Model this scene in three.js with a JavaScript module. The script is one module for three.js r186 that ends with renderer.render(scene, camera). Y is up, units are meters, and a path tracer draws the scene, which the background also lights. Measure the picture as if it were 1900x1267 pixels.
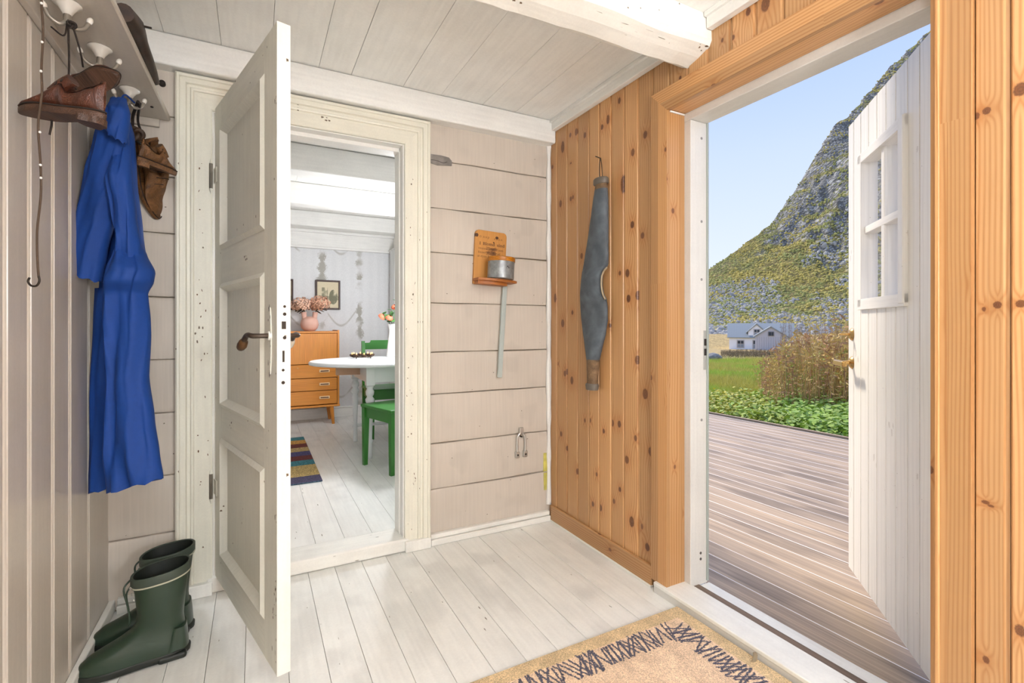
import * as THREE from 'three';
import { RoundedBoxGeometry } from 'three/addons/geometries/RoundedBoxGeometry.js';
import { mergeGeometries, mergeVertices } from 'three/addons/utils/BufferGeometryUtils.js';

// ---------------------------------------------------------------- camera, sky, sun, exposure
const V3 = THREE.Vector3;
const FOC = 911, CX = 950, CY = 604, YAW = 27.6 * Math.PI / 180;
const EYE = new V3(0, 1.08, 0);
const FWD = new V3(Math.sin(YAW), 0, -Math.cos(YAW)), RGT = new V3(Math.cos(YAW), 0, Math.sin(YAW));
const scene = new THREE.Scene();
const camera = new THREE.PerspectiveCamera(2 * Math.atan(633.5 / FOC) * 180 / Math.PI, 1900 / 1267, 0.03, 2000);
camera.position.copy(EYE);
camera.rotation.y = -YAW;
camera.setViewOffset(1900, 1267, 0, 29.5, 1900, 1267);
const renderer = new THREE.WebGLRenderer();
renderer.toneMapping = THREE.LinearToneMapping;
renderer.toneMappingExposure = 1.5;
renderer.shadowMap.enabled = true;

function skyTexture() {
  const w = 64, h = 256, d = new Float32Array(w * h * 4);
  const top = [0.28, 0.4, 0.8], mid = [0.38, 0.5, 0.84], low = [0.66, 0.71, 0.84];
  for (let y = 0; y < h; y++) {
    const el = ((y + 0.5) / h - 0.5) * Math.PI, s = Math.max(0, Math.sin(el));
    const a = Math.min(1, s / 0.45), b = Math.max(0, (s - 0.3) / 0.7);
    for (let x = 0; x < w; x++) {
      const i = (y * w + x) * 4;
      for (let c = 0; c < 3; c++) d[i + c] = (low[c] + (mid[c] - low[c]) * a) * (1 - b) + top[c] * b;
      d[i + 3] = 1;
    }
  }
  const t = new THREE.DataTexture(d, w, h, THREE.RGBAFormat, THREE.FloatType);
  t.mapping = THREE.EquirectangularReflectionMapping; t.magFilter = THREE.LinearFilter; t.needsUpdate = true;
  return t;
}
scene.background = skyTexture();
scene.environment = scene.background;
const SKY = 0.95, FILL_LAMP_COLOR = 0xf4f7ff, HALL_FILL = 4.8, PENDANT_FILL = 1.6, DINING_FILL = 3.0;  // lamp colour and powers belong to the added fill lamps
scene.backgroundIntensity = SKY; scene.environmentIntensity = SKY;
const sun = new THREE.DirectionalLight(0xfff0dc, 3.1);
sun.position.set(2, 72, -72); sun.target.position.set(6, 0, -3);
sun.castShadow = true; sun.shadow.radius = 14;
sun.shadow.camera.left = -60; sun.shadow.camera.right = 60; sun.shadow.camera.top = 60; sun.shadow.camera.bottom = -60; sun.shadow.camera.far = 300;
sun.shadow.mapSize.set(2048, 2048);
scene.add(sun, sun.target);

// ---------------------------------------------------------------- helpers
let seed = 7;
const rnd = () => { seed = (seed + 0x6d2b79f5) | 0; let t = Math.imul(seed ^ (seed >>> 15), 1 | seed); t = (t + Math.imul(t ^ (t >>> 7), 61 | t)) ^ t; return ((t ^ (t >>> 14)) >>> 0) / 4294967296; };
const rr = (a, b) => a + (b - a) * rnd();
const lerp = (a, b, t) => a + (b - a) * t, clamp = (x, a = 0, b = 1) => Math.min(b, Math.max(a, x));
const sstep = (a, b, x) => { const t = clamp((x - a) / (b - a)); return t * t * (3 - 2 * t); };
const ray = (u, v) => FWD.clone().addScaledVector(RGT, (u - CX) / FOC).add(new V3(0, (CY - v) / FOC, 0));
const atDepth = (u, v, d) => ray(u, v).multiplyScalar(d).add(EYE);
const onX = (u, v, x) => { const r = ray(u, v); return atDepth(u, v, x / r.x); };
const onZ = (u, v, z) => { const r = ray(u, v); return atDepth(u, v, z / r.z); };
const onY = (u, v, y) => { const r = ray(u, v); return atDepth(u, v, (y - EYE.y) / r.y); };

function hash(x, y, s) { let h = Math.imul(x, 374761393) ^ Math.imul(y, 668265263) ^ Math.imul(s, 974634721); h = Math.imul(h ^ (h >>> 13), 1274126177); return ((h ^ (h >>> 16)) >>> 0) / 4294967296; }
function vn(x, y, s = 0, px = 1 << 20, py = 1 << 20) {
  const xi = Math.floor(x), yi = Math.floor(y), fx = x - xi, fy = y - yi, u = fx * fx * (3 - 2 * fx), v = fy * fy * (3 - 2 * fy);
  const m = (a, p) => ((a % p) + p) % p, x0 = m(xi, px), x1 = m(xi + 1, px), y0 = m(yi, py), y1 = m(yi + 1, py);
  const a = hash(x0, y0, s), b = hash(x1, y0, s), c = hash(x0, y1, s), d = hash(x1, y1, s);
  return a + (b - a) * u + (c - a) * v + (a - b - c + d) * u * v;
}
function fbm(x, y, s, o = 4, px = 1 << 20, py = 1 << 20) { let r = 0, a = 0.5, t = 0; for (let i = 0; i < o; i++) { r += a * vn(x, y, s + i * 31, px, py); t += a; a *= 0.5; x *= 2; y *= 2; px *= 2; py *= 2; } return r / t; }

// a texture of w x h pixels; sizeX, sizeY is what it covers in uv units (metres)
function tex(w, h, fn, sizeX = 1, sizeY = sizeX, srgb = true) {
  const d = new Uint8Array(w * h * 4);
  for (let y = 0; y < h; y++) for (let x = 0; x < w; x++) { const c = fn(x / w, y / h, x, y), i = (y * w + x) * 4; d[i] = clamp(c[0], 0, 255); d[i + 1] = clamp(c[1], 0, 255); d[i + 2] = clamp(c[2], 0, 255); d[i + 3] = 255; }
  const t = new THREE.DataTexture(d, w, h); t.wrapS = t.wrapT = THREE.RepeatWrapping; t.magFilter = THREE.LinearFilter;
  if (srgb) t.colorSpace = THREE.SRGBColorSpace;
  t.repeat.set(1 / sizeX, 1 / sizeY); t.needsUpdate = true; t.userData = { d, w, h };
  return t;
}
function dots(t, list) {   // irregular specks: [x, y (0..1), radius px, color, stretch]
  const { d, w, h } = t.userData;
  for (const [x, y, r, c, st = 1, k = 0.9] of list) {
    const s = Math.floor(x * 9999), R = Math.ceil(r * Math.max(1, st) * 1.5);
    for (let j = -R; j <= R; j++) for (let i = -R; i <= R; i++) {
      const a = Math.atan2(j, i), q = Math.hypot(i, j / st) / (r * (0.6 + 0.8 * vn(a * 2 + 9, 3, s)));
      if (q > 1) continue;
      const X = ((Math.floor(x * w) + i) % w + w) % w, Y = ((Math.floor(y * h) + j) % h + h) % h, o = (Y * w + X) * 4, m = k * (q < 0.7 ? 1 : (1 - q) / 0.3);
      for (let n = 0; n < 3; n++) d[o + n] = lerp(d[o + n], c[n], m);
    }
  }
  t.needsUpdate = true; return t;
}
function std(color, rough = 0.6, o = {}) { return new THREE.MeshStandardMaterial({ color, roughness: rough, metalness: 0, ...o }); }
function phys(color, rough, o = {}) { return new THREE.MeshPhysicalMaterial({ color, roughness: rough, metalness: 0, ...o }); }

// uv in metres; `grain` is the axis that runs along the texture's v
function uvBox(g, grain = 'y', off = [0, 0]) {
  if (g.index) g = g.toNonIndexed();
  const p = g.attributes.position.array, n = p.length / 9, uv = new Float32Array(n * 6), G = 'xyz'.indexOf(grain);
  for (let t = 0; t < n; t++) {
    const o = t * 9, e1 = [p[o + 3] - p[o], p[o + 4] - p[o + 1], p[o + 5] - p[o + 2]], e2 = [p[o + 6] - p[o], p[o + 7] - p[o + 1], p[o + 8] - p[o + 2]];
    const N = [Math.abs(e1[1] * e2[2] - e1[2] * e2[1]), Math.abs(e1[2] * e2[0] - e1[0] * e2[2]), Math.abs(e1[0] * e2[1] - e1[1] * e2[0])];
    const m = N[0] >= N[1] && N[0] >= N[2] ? 0 : N[1] >= N[2] ? 1 : 2, ax = [0, 1, 2].filter((a) => a !== m);
    const V = ax.includes(G) ? G : ax[1], U = ax[0] === V ? ax[1] : ax[0];
    for (let k = 0; k < 3; k++) { uv[t * 6 + k * 2] = p[o + k * 3 + U] + off[0]; uv[t * 6 + k * 2 + 1] = p[o + k * 3 + V] + off[1]; }
  }
  g.setAttribute('uv', new THREE.BufferAttribute(uv, 2));
  return g;
}
function box(x0, x1, y0, y1, z0, z1, r = 0.002, grain = 'y', off = [rnd() * 3, rnd() * 3]) {
  const w = Math.abs(x1 - x0), h = Math.abs(y1 - y0), d = Math.abs(z1 - z0), q = Math.min(r, w * 0.45, h * 0.45, d * 0.45);
  const g = q > 0 ? new RoundedBoxGeometry(w, h, d, 1, q) : new THREE.BoxGeometry(w, h, d);
  g.translate((x0 + x1) / 2, (y0 + y1) / 2, (z0 + z1) / 2);
  return uvBox(g, grain, off);
}
const used = new Map();
function numbered(n) { const k = used.get(n) || 0; used.set(n, k + 1); return k ? `${n}_${String(k).padStart(3, '0')}` : n; }
function mk(name, g, mat, parent = scene) {
  const m = new THREE.Mesh(g, mat); m.name = parent === scene ? numbered(name) : name; m.castShadow = m.receiveShadow = true; parent.add(m); return m;
}
function tag(o, label, category, group) { o.userData.label = label; o.userData.category = category; if (group) o.userData.group = group; return o; }
function thing(name, label, category, pos = [0, 0, 0], turn = 0, group) {
  const g = new THREE.Group(); g.name = numbered(name); g.position.set(...pos); g.rotation.y = turn; scene.add(g); return tag(g, label, category, group);
}
function struct(name, label, category) { const g = new THREE.Group(); g.name = numbered(name); g.userData.kind = 'structure'; scene.add(g); return tag(g, label, category); }
const merge = (list) => mergeGeometries(list.map((g) => { g = g.index ? g.toNonIndexed() : g; for (const k of Object.keys(g.attributes)) if (!['position', 'normal', 'uv'].includes(k)) g.deleteAttribute(k); return g; }));

// loft through closed rings of points
function loft(rings, capA = true, capB = true, uvs = 1) {
  const n = rings[0].length, m = rings.length, pos = [], uv = [], idx = [];
  let L = 0;
  for (let i = 0; i < m; i++) {
    if (i) L += rings[i][0].distanceTo(rings[i - 1][0]);
    let s = 0;
    for (let j = 0; j <= n; j++) { const p = rings[i][j % n]; if (j) s += p.distanceTo(rings[i][j - 1]); pos.push(p.x, p.y, p.z); uv.push(s * uvs, L * uvs); }
  }
  const N = n + 1;
  for (let i = 0; i < m - 1; i++) for (let j = 0; j < n; j++) { const a = i * N + j, b = a + 1, c = a + N, d = c + 1; idx.push(a, b, d, a, d, c); }
  const cap = (i, flip) => { const c = new V3(); rings[i].forEach((p) => c.add(p)); c.multiplyScalar(1 / n); const b = pos.length / 3; pos.push(c.x, c.y, c.z); uv.push(0, 0); rings[i].forEach((p) => { pos.push(p.x, p.y, p.z); uv.push(p.x - c.x, p.y - c.y); }); for (let j = 0; j < n; j++) { const a = b + 1 + j, d = b + 1 + (j + 1) % n; flip ? idx.push(b, d, a) : idx.push(b, a, d); } };
  if (capA) cap(0, true);
  if (capB) cap(m - 1, false);
  const g = new THREE.BufferGeometry();
  g.setAttribute('position', new THREE.Float32BufferAttribute(pos, 3)); g.setAttribute('uv', new THREE.Float32BufferAttribute(uv, 2)); g.setIndex(idx); g.computeVertexNormals();
  // close the seam of the normals
  const nn = g.attributes.normal; for (let i = 0; i < m; i++) { const a = i * N, b = a + n; const v = new V3().fromBufferAttribute(nn, a).add(new V3().fromBufferAttribute(nn, b)).normalize(); nn.setXYZ(a, v.x, v.y, v.z); nn.setXYZ(b, v.x, v.y, v.z); }
  return g;
}
// round bar along points with a radius per point
function bar(pts, rad, n = 8, steps = 0, flat = 1) {
  pts = pts.map((p) => (p.isVector3 ? p : new V3(...p)));
  const curve = new THREE.CatmullRomCurve3(pts, false, 'centripetal'), m = steps || (pts.length > 2 ? pts.length * 5 : 2);
  const at = (t) => Array.isArray(rad) ? (() => { const q = t * (rad.length - 1), i = Math.min(rad.length - 2, Math.floor(q)); return lerp(rad[i], rad[i + 1], q - i); })() : rad;
  const fr = pts.length > 2 ? curve.computeFrenetFrames(m - 1, false) : null, rings = [];
  let N0, B0;
  if (!fr) { const T = pts[1].clone().sub(pts[0]).normalize(); N0 = Math.abs(T.y) > 0.9 ? new V3(1, 0, 0) : new V3(0, 1, 0); N0.addScaledVector(T, -N0.dot(T)).normalize(); B0 = T.clone().cross(N0); }
  for (let i = 0; i < m; i++) {
    const t = i / (m - 1), c = pts.length > 2 ? curve.getPoint(t) : pts[0].clone().lerp(pts[1], t), r = at(t), N = fr ? fr.normals[i] : N0, B = fr ? fr.binormals[i] : B0, ring = [];
    for (let j = 0; j < n; j++) { const a = j / n * 2 * Math.PI; ring.push(c.clone().addScaledVector(N, Math.cos(a) * r).addScaledVector(B, Math.sin(a) * r * flat)); }
    rings.push(ring);
  }
  return loft(rings);
}
const lathe = (pts, n = 24) => new THREE.LatheGeometry(pts.map((p) => new THREE.Vector2(...p)), n);
function place(g, pos, rot = [0, 0, 0], sc = 1) { const q = new THREE.Matrix4().compose(new V3(...pos), new THREE.Quaternion().setFromEuler(new THREE.Euler(...rot)), typeof sc === 'number' ? new V3(sc, sc, sc) : new V3(...sc)); g.applyMatrix4(q); return g; }
// sloped ring between an outer rectangle at depth za and an inner one at zb (local x, y)
function bevelRing(x0, x1, y0, y1, inset, za, zb, up = 0) {
  const o = [[x0, y0], [x1, y0], [x1, y1], [x0, y1]], i = [[x0 + inset, y0 + inset], [x1 - inset, y0 + inset], [x1 - inset, y1 - inset], [x0 + inset, y1 - inset]], pos = [], m = inset * 0.45, k = [[x0 + m, y0 + m], [x1 - m, y0 + m], [x1 - m, y1 - m], [x0 + m, y1 - m]], zm = za + up;
  const quad = (A, B, C, D) => pos.push(...A, ...B, ...C, ...A, ...C, ...D);
  for (let n = 0; n < 4; n++) { const p = (n + 1) % 4; quad([...o[n], za], [...o[p], za], [...k[p], zm], [...k[n], zm]); quad([...k[n], zm], [...k[p], zm], [...i[p], zb], [...i[n], zb]); }
  const g = new THREE.BufferGeometry(); g.setAttribute('position', new THREE.Float32BufferAttribute(pos, 3)); g.computeVertexNormals();
  return uvBox(g, 'y', [rnd(), rnd()]);
}

// ---------------------------------------------------------------- textures and materials
const paintAt = (x, y, s) => 0.93 + 0.05 * fbm(x * 12, y * 12, s, 3, 12, 12) + 0.03 * vn(x * 160, y * 12, s + 5, 160, 12) + 0.02 * vn(x * 300, y * 300, s + 6, 300, 300);
const texPaint = tex(1024, 1024, (x, y) => { const v = 255 * Math.min(1, paintAt(x, y, 1)); return [v, v, v * 0.995]; }, 1.5);
const texChip = dots(tex(1024, 1024, (x, y) => { const v = 255 * Math.min(1, paintAt(x, y, 2)); return [v, v, v * 0.985]; }, 1.2),
  (() => { const l = []; for (let k = 0; k < 34; k++) { const x = rnd(), y = rnd(), n = rnd() < 0.3 ? 5 : 1; for (let i = 0; i < n; i++) l.push([x + rr(-1, 1) * 0.012 * (n > 1), y + rr(-1, 1) * 0.03 * (n > 1), rr(1.2, 3.2), [88, 68, 48], rr(0.8, 2)]); } return l; })());
const texFloor = dots(tex(1024, 1024, (x, y) => { const v = 255 * Math.min(1, paintAt(x, y, 3) - 0.05 * sstep(0.6, 0.8, fbm(x * 5, y * 5, 40, 4, 5, 5))); return [v, v, v * 0.985]; }, 1.4),
  (() => { const l = []; for (let k = 0; k < 40; k++) l.push([rnd(), rnd(), rr(0.6, 1.7), rnd() < 0.5 ? [120, 108, 92] : [70, 60, 50], rr(1, 6), 0.7]); return l; })());
const texLog = dots(tex(1024, 1024, (x, y) => { const b = fbm(x * 4, y * 4, 11, 4, 4, 4), v = 0.88 + 0.1 * b + 0.03 * vn(x * 8, y * 220, 12, 8, 220) - 0.025 * sstep(0.62, 0.78, fbm(x * 9, y * 9, 15, 3, 9, 9)); return [255 * v, 252 * v, 247 * v]; }, 1.1),
  (() => { const l = []; for (let k = 0; k < 26; k++) l.push([rnd(), rnd(), rr(0.9, 2.4), [90, 78, 66], rr(0.6, 1.6), 0.75]); return l; })());

// pine: one column per board; a = across, l = along, both in metres
function pineColor(a, l, id, knots, w = 0.095) {
  let q = (a - w * (0.3 + 0.4 * hash(id, 3, 1))) * (420 + 260 * hash(id, 1, 1)) + 9 * fbm(l * 1.1 + id * 7.3, a * 9, 21, 3) + 1.6 * vn(l * 5, id, 5), dark = 0, ring = 0, halo = 0;
  q += 16 * Math.pow(Math.abs(a / w - 0.5), 2) * (hash(id, 8, 2) - 0.5) * 4 * Math.sin(l * 1.7 + id);
  for (const [ka, kl, kr, ks = 1.4, kd = 1] of knots) {
    const da = a - ka, dl = (l - kl) / ks, r = Math.hypot(da, dl) / kr;
    if (r < 7) { q += 9 * Math.exp(-r * r / 6) * Math.sign(da || 1); halo += 0.5 * Math.exp(-r * r / 7); }
    if (r < 1.25) { const e = r + 0.25 * (vn(da * 900, dl * 900, id + 4) - 0.5); dark = Math.max(dark, kd * sstep(1.15, 0.75, e)); ring = 0.5 + 0.5 * Math.sin(e * 14); }
  }
  const s = 0.5 + 0.5 * Math.sin(q), g = Math.pow(s, 2) * (0.45 + 0.5 * vn(a * 60, l * 1.3, id + 30)), fine = vn(a * 2600, l * 18, id + 60), tone = 0.89 + 0.15 * hash(id, 2, 9) + 0.05 * (fine - 0.5) + 0.05 * (fbm(l * 0.9, id * 3.1, 71, 2) - 0.5);
  let c = [lerp(220, 190, g), lerp(174, 134, g), lerp(121, 80, g)];
  const hl = clamp(halo, 0, 0.55); c = [lerp(c[0], 188, hl), lerp(c[1], 124, hl), lerp(c[2], 68, hl)];
  const k = [98 + 30 * ring, 60 + 18 * ring, 36 + 8 * ring];
  return [lerp(c[0] * tone, k[0], dark), lerp(c[1] * tone, k[1], dark), lerp(c[2] * tone, k[2], dark)];
}
const RW = 1.46, BZ = -2.34, CEIL = 2.2, LW = -0.49;
const boardZ = [-2.34, -2.26, -2.161, -2.065, -1.97, -1.888, -1.8, -1.71, -1.618, -1.53, -1.44, -1.345, -1.25, -1.155, -1.06, -0.965, -0.87, -0.775, -0.68, -0.57, -0.508, -0.447, -0.352, -0.257, -0.162, -0.067];
while (boardZ[boardZ.length - 1] < 1.6) boardZ.push(Math.min(1.6, boardZ[boardZ.length - 1] + 0.095));
const boardOf = (z) => { let i = 0; while (i < boardZ.length - 2 && z >= boardZ[i + 1]) i++; return i; };
const wallKnots = boardZ.map(() => []);
for (const [u, v, r, s] of [[1197, 250, 9, 1.4], [1149, 187, 6, 1.6], [1174, 283, 9, 1.5], [1156, 342, 10, 2.4], [1128, 222, 8, 2], [1117, 236, 6], [1069, 245, 9, 1.6], [1058, 251, 6], [1044, 273, 9, 2], [1085, 251, 6], [1059, 303, 5, 0.6], [1025, 310, 6], [1040, 378, 9, 1.6], [1059, 369, 6], [1063, 366, 5], [1173, 417, 7], [1192, 437, 10, 1.3], [1079, 475, 6], [1164, 507, 8], [1166, 554, 8], [1183, 548, 9, 1.4], [1030, 553, 8, 2.2], [1150, 507, 7], [1182, 668, 9], [1131, 604, 6], [1062, 580, 6], [1044, 600, 9], [1197, 731, 10, 1.4], [1136, 785, 9], [1149, 787, 8], [1179, 813, 6], [1208, 838, 12, 1.2], [1163, 853, 8], [1071, 875, 7], [1107, 880, 5], [1150, 908, 7], [1139, 930, 7], [1100, 935, 6], [1114, 942, 8], [1172, 968, 9, 1.6], [1191, 977, 6, 2], [1201, 1015, 10, 1.3], [1052, 690, 6], [1061, 706, 8, 1.6], [1048, 693, 6], [1085, 780, 6], [1095, 780, 6], [1052, 832, 6], [1035, 675, 5], [1041, 805, 5], [1120, 800, 5], [1830, 206, 10, 1.1, 0.5], [1811, 216, 7], [1893, 166, 16, 1.2], [1850, 566, 13, 1.1], [1825, 574, 6], [1893, 564, 14, 1], [1828, 932, 9, 0.6], [1838, 939, 8, 0.5], [1829, 1224, 8], [1892, 1170, 16], [1420, 8, 14, 1.6], [1388, 22, 10, 1.5], [1360, 70, 6], [1340, 75, 5], [1262, 145, 6]]) {
  const p = onX(u, v, RW), b = boardOf(p.z), d = p.clone().sub(EYE).dot(FWD); wallKnots[b].push([p.z - boardZ[b], p.y, clamp(r / FOC * d * 0.58, 0.0035, 0.014) * rr(0.8, 1.25), s || 1.4, rr(0.82, 1)]);
}
const texPineWall = tex(2048, 2048, (x, y) => { const z = -2.34 + x * 2.4, b = boardOf(z); return pineColor(z - boardZ[b], y * 2.2, b + 3, wallKnots[b], boardZ[b + 1] - boardZ[b]); }, 2.4, 2.2);
const trimKnots = [0, 1, 2, 3, 4].map((k) => [[0.03 + 0.01 * k, rr(0.2, 0.9), 0.006, 1.5, 0.7], [0.06, rr(1.1, 1.9), 0.008, 1.4, 0.8]]);
const texPine = tex(1024, 2048, (x, y) => { const a = x * 0.5, id = Math.min(4, Math.floor(a / 0.1)); return pineColor(a - id * 0.1, y * 2.1, 90 + id, trimKnots[id], 0.1); }, 0.5, 2.1);
const texDeck = tex(1024, 1024, (x, y) => {
  const a = fbm(x * 5, y * 2, 31, 4, 5, 2), f = vn(x * 380, y * 7, 33, 380, 7), g = vn(x * 90, y * 3, 34, 90, 3), st = sstep(0.55, 0.75, fbm(x * 7, y * 4, 36, 4, 7, 4));
  const v = 0.8 + 0.16 * (a - 0.5) + 0.14 * (f - 0.5) + 0.12 * (g - 0.5) - 0.12 * st; const w = 0.5 + 1.2 * (a - 0.5);
  return [255 * v * lerp(0.92, 0.97, w), 255 * v * lerp(0.89, 0.92, w), 255 * v * lerp(0.88, 0.86, w)];
}, 1.3, 2.2);
const texWhiteWood = dots(tex(1024, 1024, (x, y) => { const q = x * 220 + 5 * fbm(y * 3, x * 8, 51, 3, 3, 8), g = Math.pow(0.5 + 0.5 * Math.sin(q), 4), v = 0.985 - 0.05 * g * fbm(x * 6, y * 3, 53, 3, 6, 3) - 0.03 * vn(x * 400, y * 9, 54, 400, 9); return [255 * v, 254 * v, 251 * v]; }, 1.0),
  (() => { const l = []; for (let k = 0; k < 12; k++) l.push([rnd(), rnd(), rr(5, 10), [206, 202, 196], rr(1.3, 2.6), 0.6]); for (let k = 0; k < 40; k++) l.push([rnd(), rnd(), rr(0.8, 1.6), [140, 130, 120], 1, 0.8]); return l; })());
const texTeak = tex(512, 512, (x, y) => { const q = x * 60 + 4 * fbm(y * 2, x * 5, 61, 3, 2, 5), g = (0.5 + 0.5 * Math.sin(q * 3)) * vn(x * 14, y * 2, 63, 14, 2), f = vn(x * 260, y * 5, 62, 260, 5), v = 0.9 + 0.1 * f; return [lerp(222, 204, g * 0.7) * v, lerp(142, 118, g * 0.7) * v, lerp(50, 32, g * 0.7) * v]; }, 0.5);
const texLeather = tex(512, 512, (x, y) => { const v = 0.72 + 0.5 * (fbm(x * 10, y * 10, 81, 4, 10, 10) - 0.5) + 0.2 * vn(x * 130, y * 130, 82, 130, 130); return [255 * v, 250 * v, 244 * v]; }, 0.2);
const texCloth = tex(512, 512, (x, y, i, j) => { const v = 0.86 + 0.1 * (((i + j) % 4) / 3) + 0.08 * fbm(x * 20, y * 20, 91, 3, 20, 20); return [255 * v, 255 * v, 255 * v]; }, 0.25);
const texMottle = tex(512, 512, (x, y) => { const v = 0.8 + 0.4 * (fbm(x * 8, y * 8, 101, 5, 8, 8) - 0.3); return [255 * v, 255 * v, 255 * v]; }, 0.3);

const M = {};
const paint = (c, r = 0.45, map = texPaint, bump = 0.0006) => std(c, r, { map, bumpMap: map, bumpScale: bump });
M.ceiling = paint(0xf5f5f2, 0.5, texPaint);
M.beam = paint(0xf4f2ed, 0.55, texChip, 0.0015);
M.floor = paint(0xf3f3f1, 0.32, texFloor, 0.0008);
M.log = paint(0xd6cec4, 0.55, texLog, 0.002);
M.leftWall = paint(0xc9c0b4, 0.28, texPaint);
M.casing = paint(0xe9e6d9, 0.42, texChip, 0.001);
M.leaf = paint(0xe6e3d8, 0.4, texChip, 0.0008);
M.leafEdge = paint(0xf0eee8, 0.45, texChip, 0.0008);
M.white = paint(0xefede8, 0.4, texPaint);
M.base = paint(0xf4f3ef, 0.45, texFloor);
M.pineWall = phys(0xeeeae6, 0.42, { map: texPineWall, clearcoat: 0.25, clearcoatRoughness: 0.3 });
M.pine = phys(0xece4da, 0.4, { map: texPine, clearcoat: 0.25, clearcoatRoughness: 0.3 });
M.doorWhite = paint(0xf7f6f3, 0.4, texWhiteWood, 0.0004);
M.frameGrey = paint(0xd9d6d0, 0.45, texPaint);
M.deck = std(0xe6d4ba, 0.5, { map: texDeck, bumpMap: texDeck, bumpScale: 0.002 });
M.dark = std(0x2a2420, 0.8);
M.timber = std(0xbfa888, 0.8);
M.iron = std(0x3a332d, 0.5, { metalness: 0.7 });
M.brass = std(0xc9a468, 0.3, { metalness: 0.9 });
M.steel = std(0xc9c9c6, 0.35, { metalness: 0.85 });
M.porcelain = std(0xd9d5cc, 0.3);
M.glass = phys(0xffffff, 0.02, { transmission: 1, thickness: 0, ior: 1.5 });

// ---------------------------------------------------------------- the hall: floor, ceiling
{
  const floor = struct('floor', 'white painted plank floor of the hallway', 'floor');
  let x = LW; const widths = [];
  while (x < RW - 0.05) { const w = Math.min(rr(0.108, 0.124), RW - x); widths.push([x, x + w]); x += w; }
  for (const [a, b] of widths) mk('floor_plank', box(a + 0.0006, b - 0.0006, -0.03, rr(-0.001, 0), BZ, 1.6, 0.0012, 'z'), M.floor, floor);
  mk('subfloor', box(LW - 0.1, 1.62, -0.09, -0.0305, -2.5, 1.7, 0), M.timber, floor);
  const ceil = struct('ceiling', 'white painted wide board ceiling of the hallway', 'ceiling');
  const cx = [LW, -0.31, -0.12, 0.06, 0.244, 0.38, 0.613, 0.8, 1.022, 1.21, RW];
  for (let i = 0; i < cx.length - 1; i++) mk('ceiling_board', box(cx[i] + 0.0006, cx[i + 1] - 0.0006, CEIL + rr(0, 0.0012), CEIL + 0.03, BZ, 1.6, 0.001, 'z'), M.ceiling, ceil);
  mk('ceiling_slab', box(-1.9, 1.64, CEIL + 0.12, CEIL + 0.25, -6, 1.8, 0), M.timber, ceil);
  mk('ceiling_filler', box(LW - 0.1, 1.64, CEIL + 0.0305, CEIL + 0.12, -2.45, 1.8, 0), M.timber, ceil);
}
// hewn ceiling beam across the hall
{
  const rings = [], prof = [[-1.238, 2.2], [-1.238, 2.108], [-1.25, 2.09], [-1.3, 2.072], [-1.355, 2.06], [-1.376, 2.072], [-1.372, 2.11], [-1.372, 2.2]];
  for (let i = 0; i <= 40; i++) { const x = lerp(LW + 0.005, RW + 0.004, i / 40); rings.push(prof.map(([z, y], j) => new V3(x, y >= 2.2 ? y : y + 0.009 * (vn(x * 5, j * 0.6, 7) - 0.5) + (j === 4 ? 0.006 * (vn(x * 22, 3, 8) - 0.5) : 0), z + 0.012 * (vn(x * 4 + 20, j * 0.5, 9) - 0.5)))); }
  const b = struct('trim_1', 'hewn white ceiling beam with flaking paint meeting the pine wall', 'beam');
  const g = loft(rings); mk('beam', uvBox(g.toNonIndexed(), 'x', [0.3, 0.2]), M.beam, b).geometry.computeVertexNormals();
  // lifted flakes of paint along the arris
  const fl = paint(0xf3f1ec, 0.5); const bare = std(0xa89d90, 0.8);
  for (let k = 0; k < 26; k++) { const x = rr(0.55, 1.28), z = rr(-1.32, -1.262), y = 2.108 - 0.36 * (-1.238 - z) * 0.9 - 0.0105; mk('bare_patch', place(new THREE.CircleGeometry(1, 7), [x, y - 0.0025, z], [Math.PI / 2 + 0.3, 0, rr(-0.2, 0.2)], [rr(0.006, 0.026), rr(0.0012, 0.004), 1]), rnd() < 0.65 ? bare : fl, b); }
}
{ // plate along the top of the back wall, and mouldings
  const t = struct('trim_2', 'white painted plate beam along the top of the log wall', 'trim');
  mk('plate', box(LW, RW, 2.078, CEIL, BZ - 0.02, -2.272, 0.008, 'x'), M.ceiling, t);
  const m = struct('trim_3', 'white ceiling moulding along the top of the pine wall', 'trim');
  mk('moulding', box(RW - 0.03, RW, 2.142, CEIL, -2.272, -1.378, 0.004, 'z'), M.white, m); mk('moulding_lip', box(RW - 0.042, RW - 0.002, 2.182, CEIL, -2.272, -1.378, 0.003, 'z'), M.white, m);
  mk('moulding', box(RW - 0.03, RW, 2.142, CEIL, -1.236, 1.6, 0.004, 'z'), M.white, m); mk('moulding_lip', box(RW - 0.042, RW - 0.002, 2.182, CEIL, -1.236, 1.6, 0.003, 'z'), M.white, m);
  const c = struct('trim_4', 'ragged strip of white caulk in the corner beside the pine boards', 'trim');
  const rings = []; for (let i = 0; i <= 60; i++) { const y = lerp(0.085, 2.078, i / 60), w = 0.012 + 0.008 * vn(y * 14, 2, 5); rings.push([new V3(RW - w - 0.006, y, BZ + 0.002), new V3(RW - w, y, BZ + 0.01), new V3(RW - 0.0035, y, BZ + w + 0.006), new V3(RW, y, BZ)].map((p) => p)); }
  mk('caulk', loft(rings), M.white, c);
}
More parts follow.
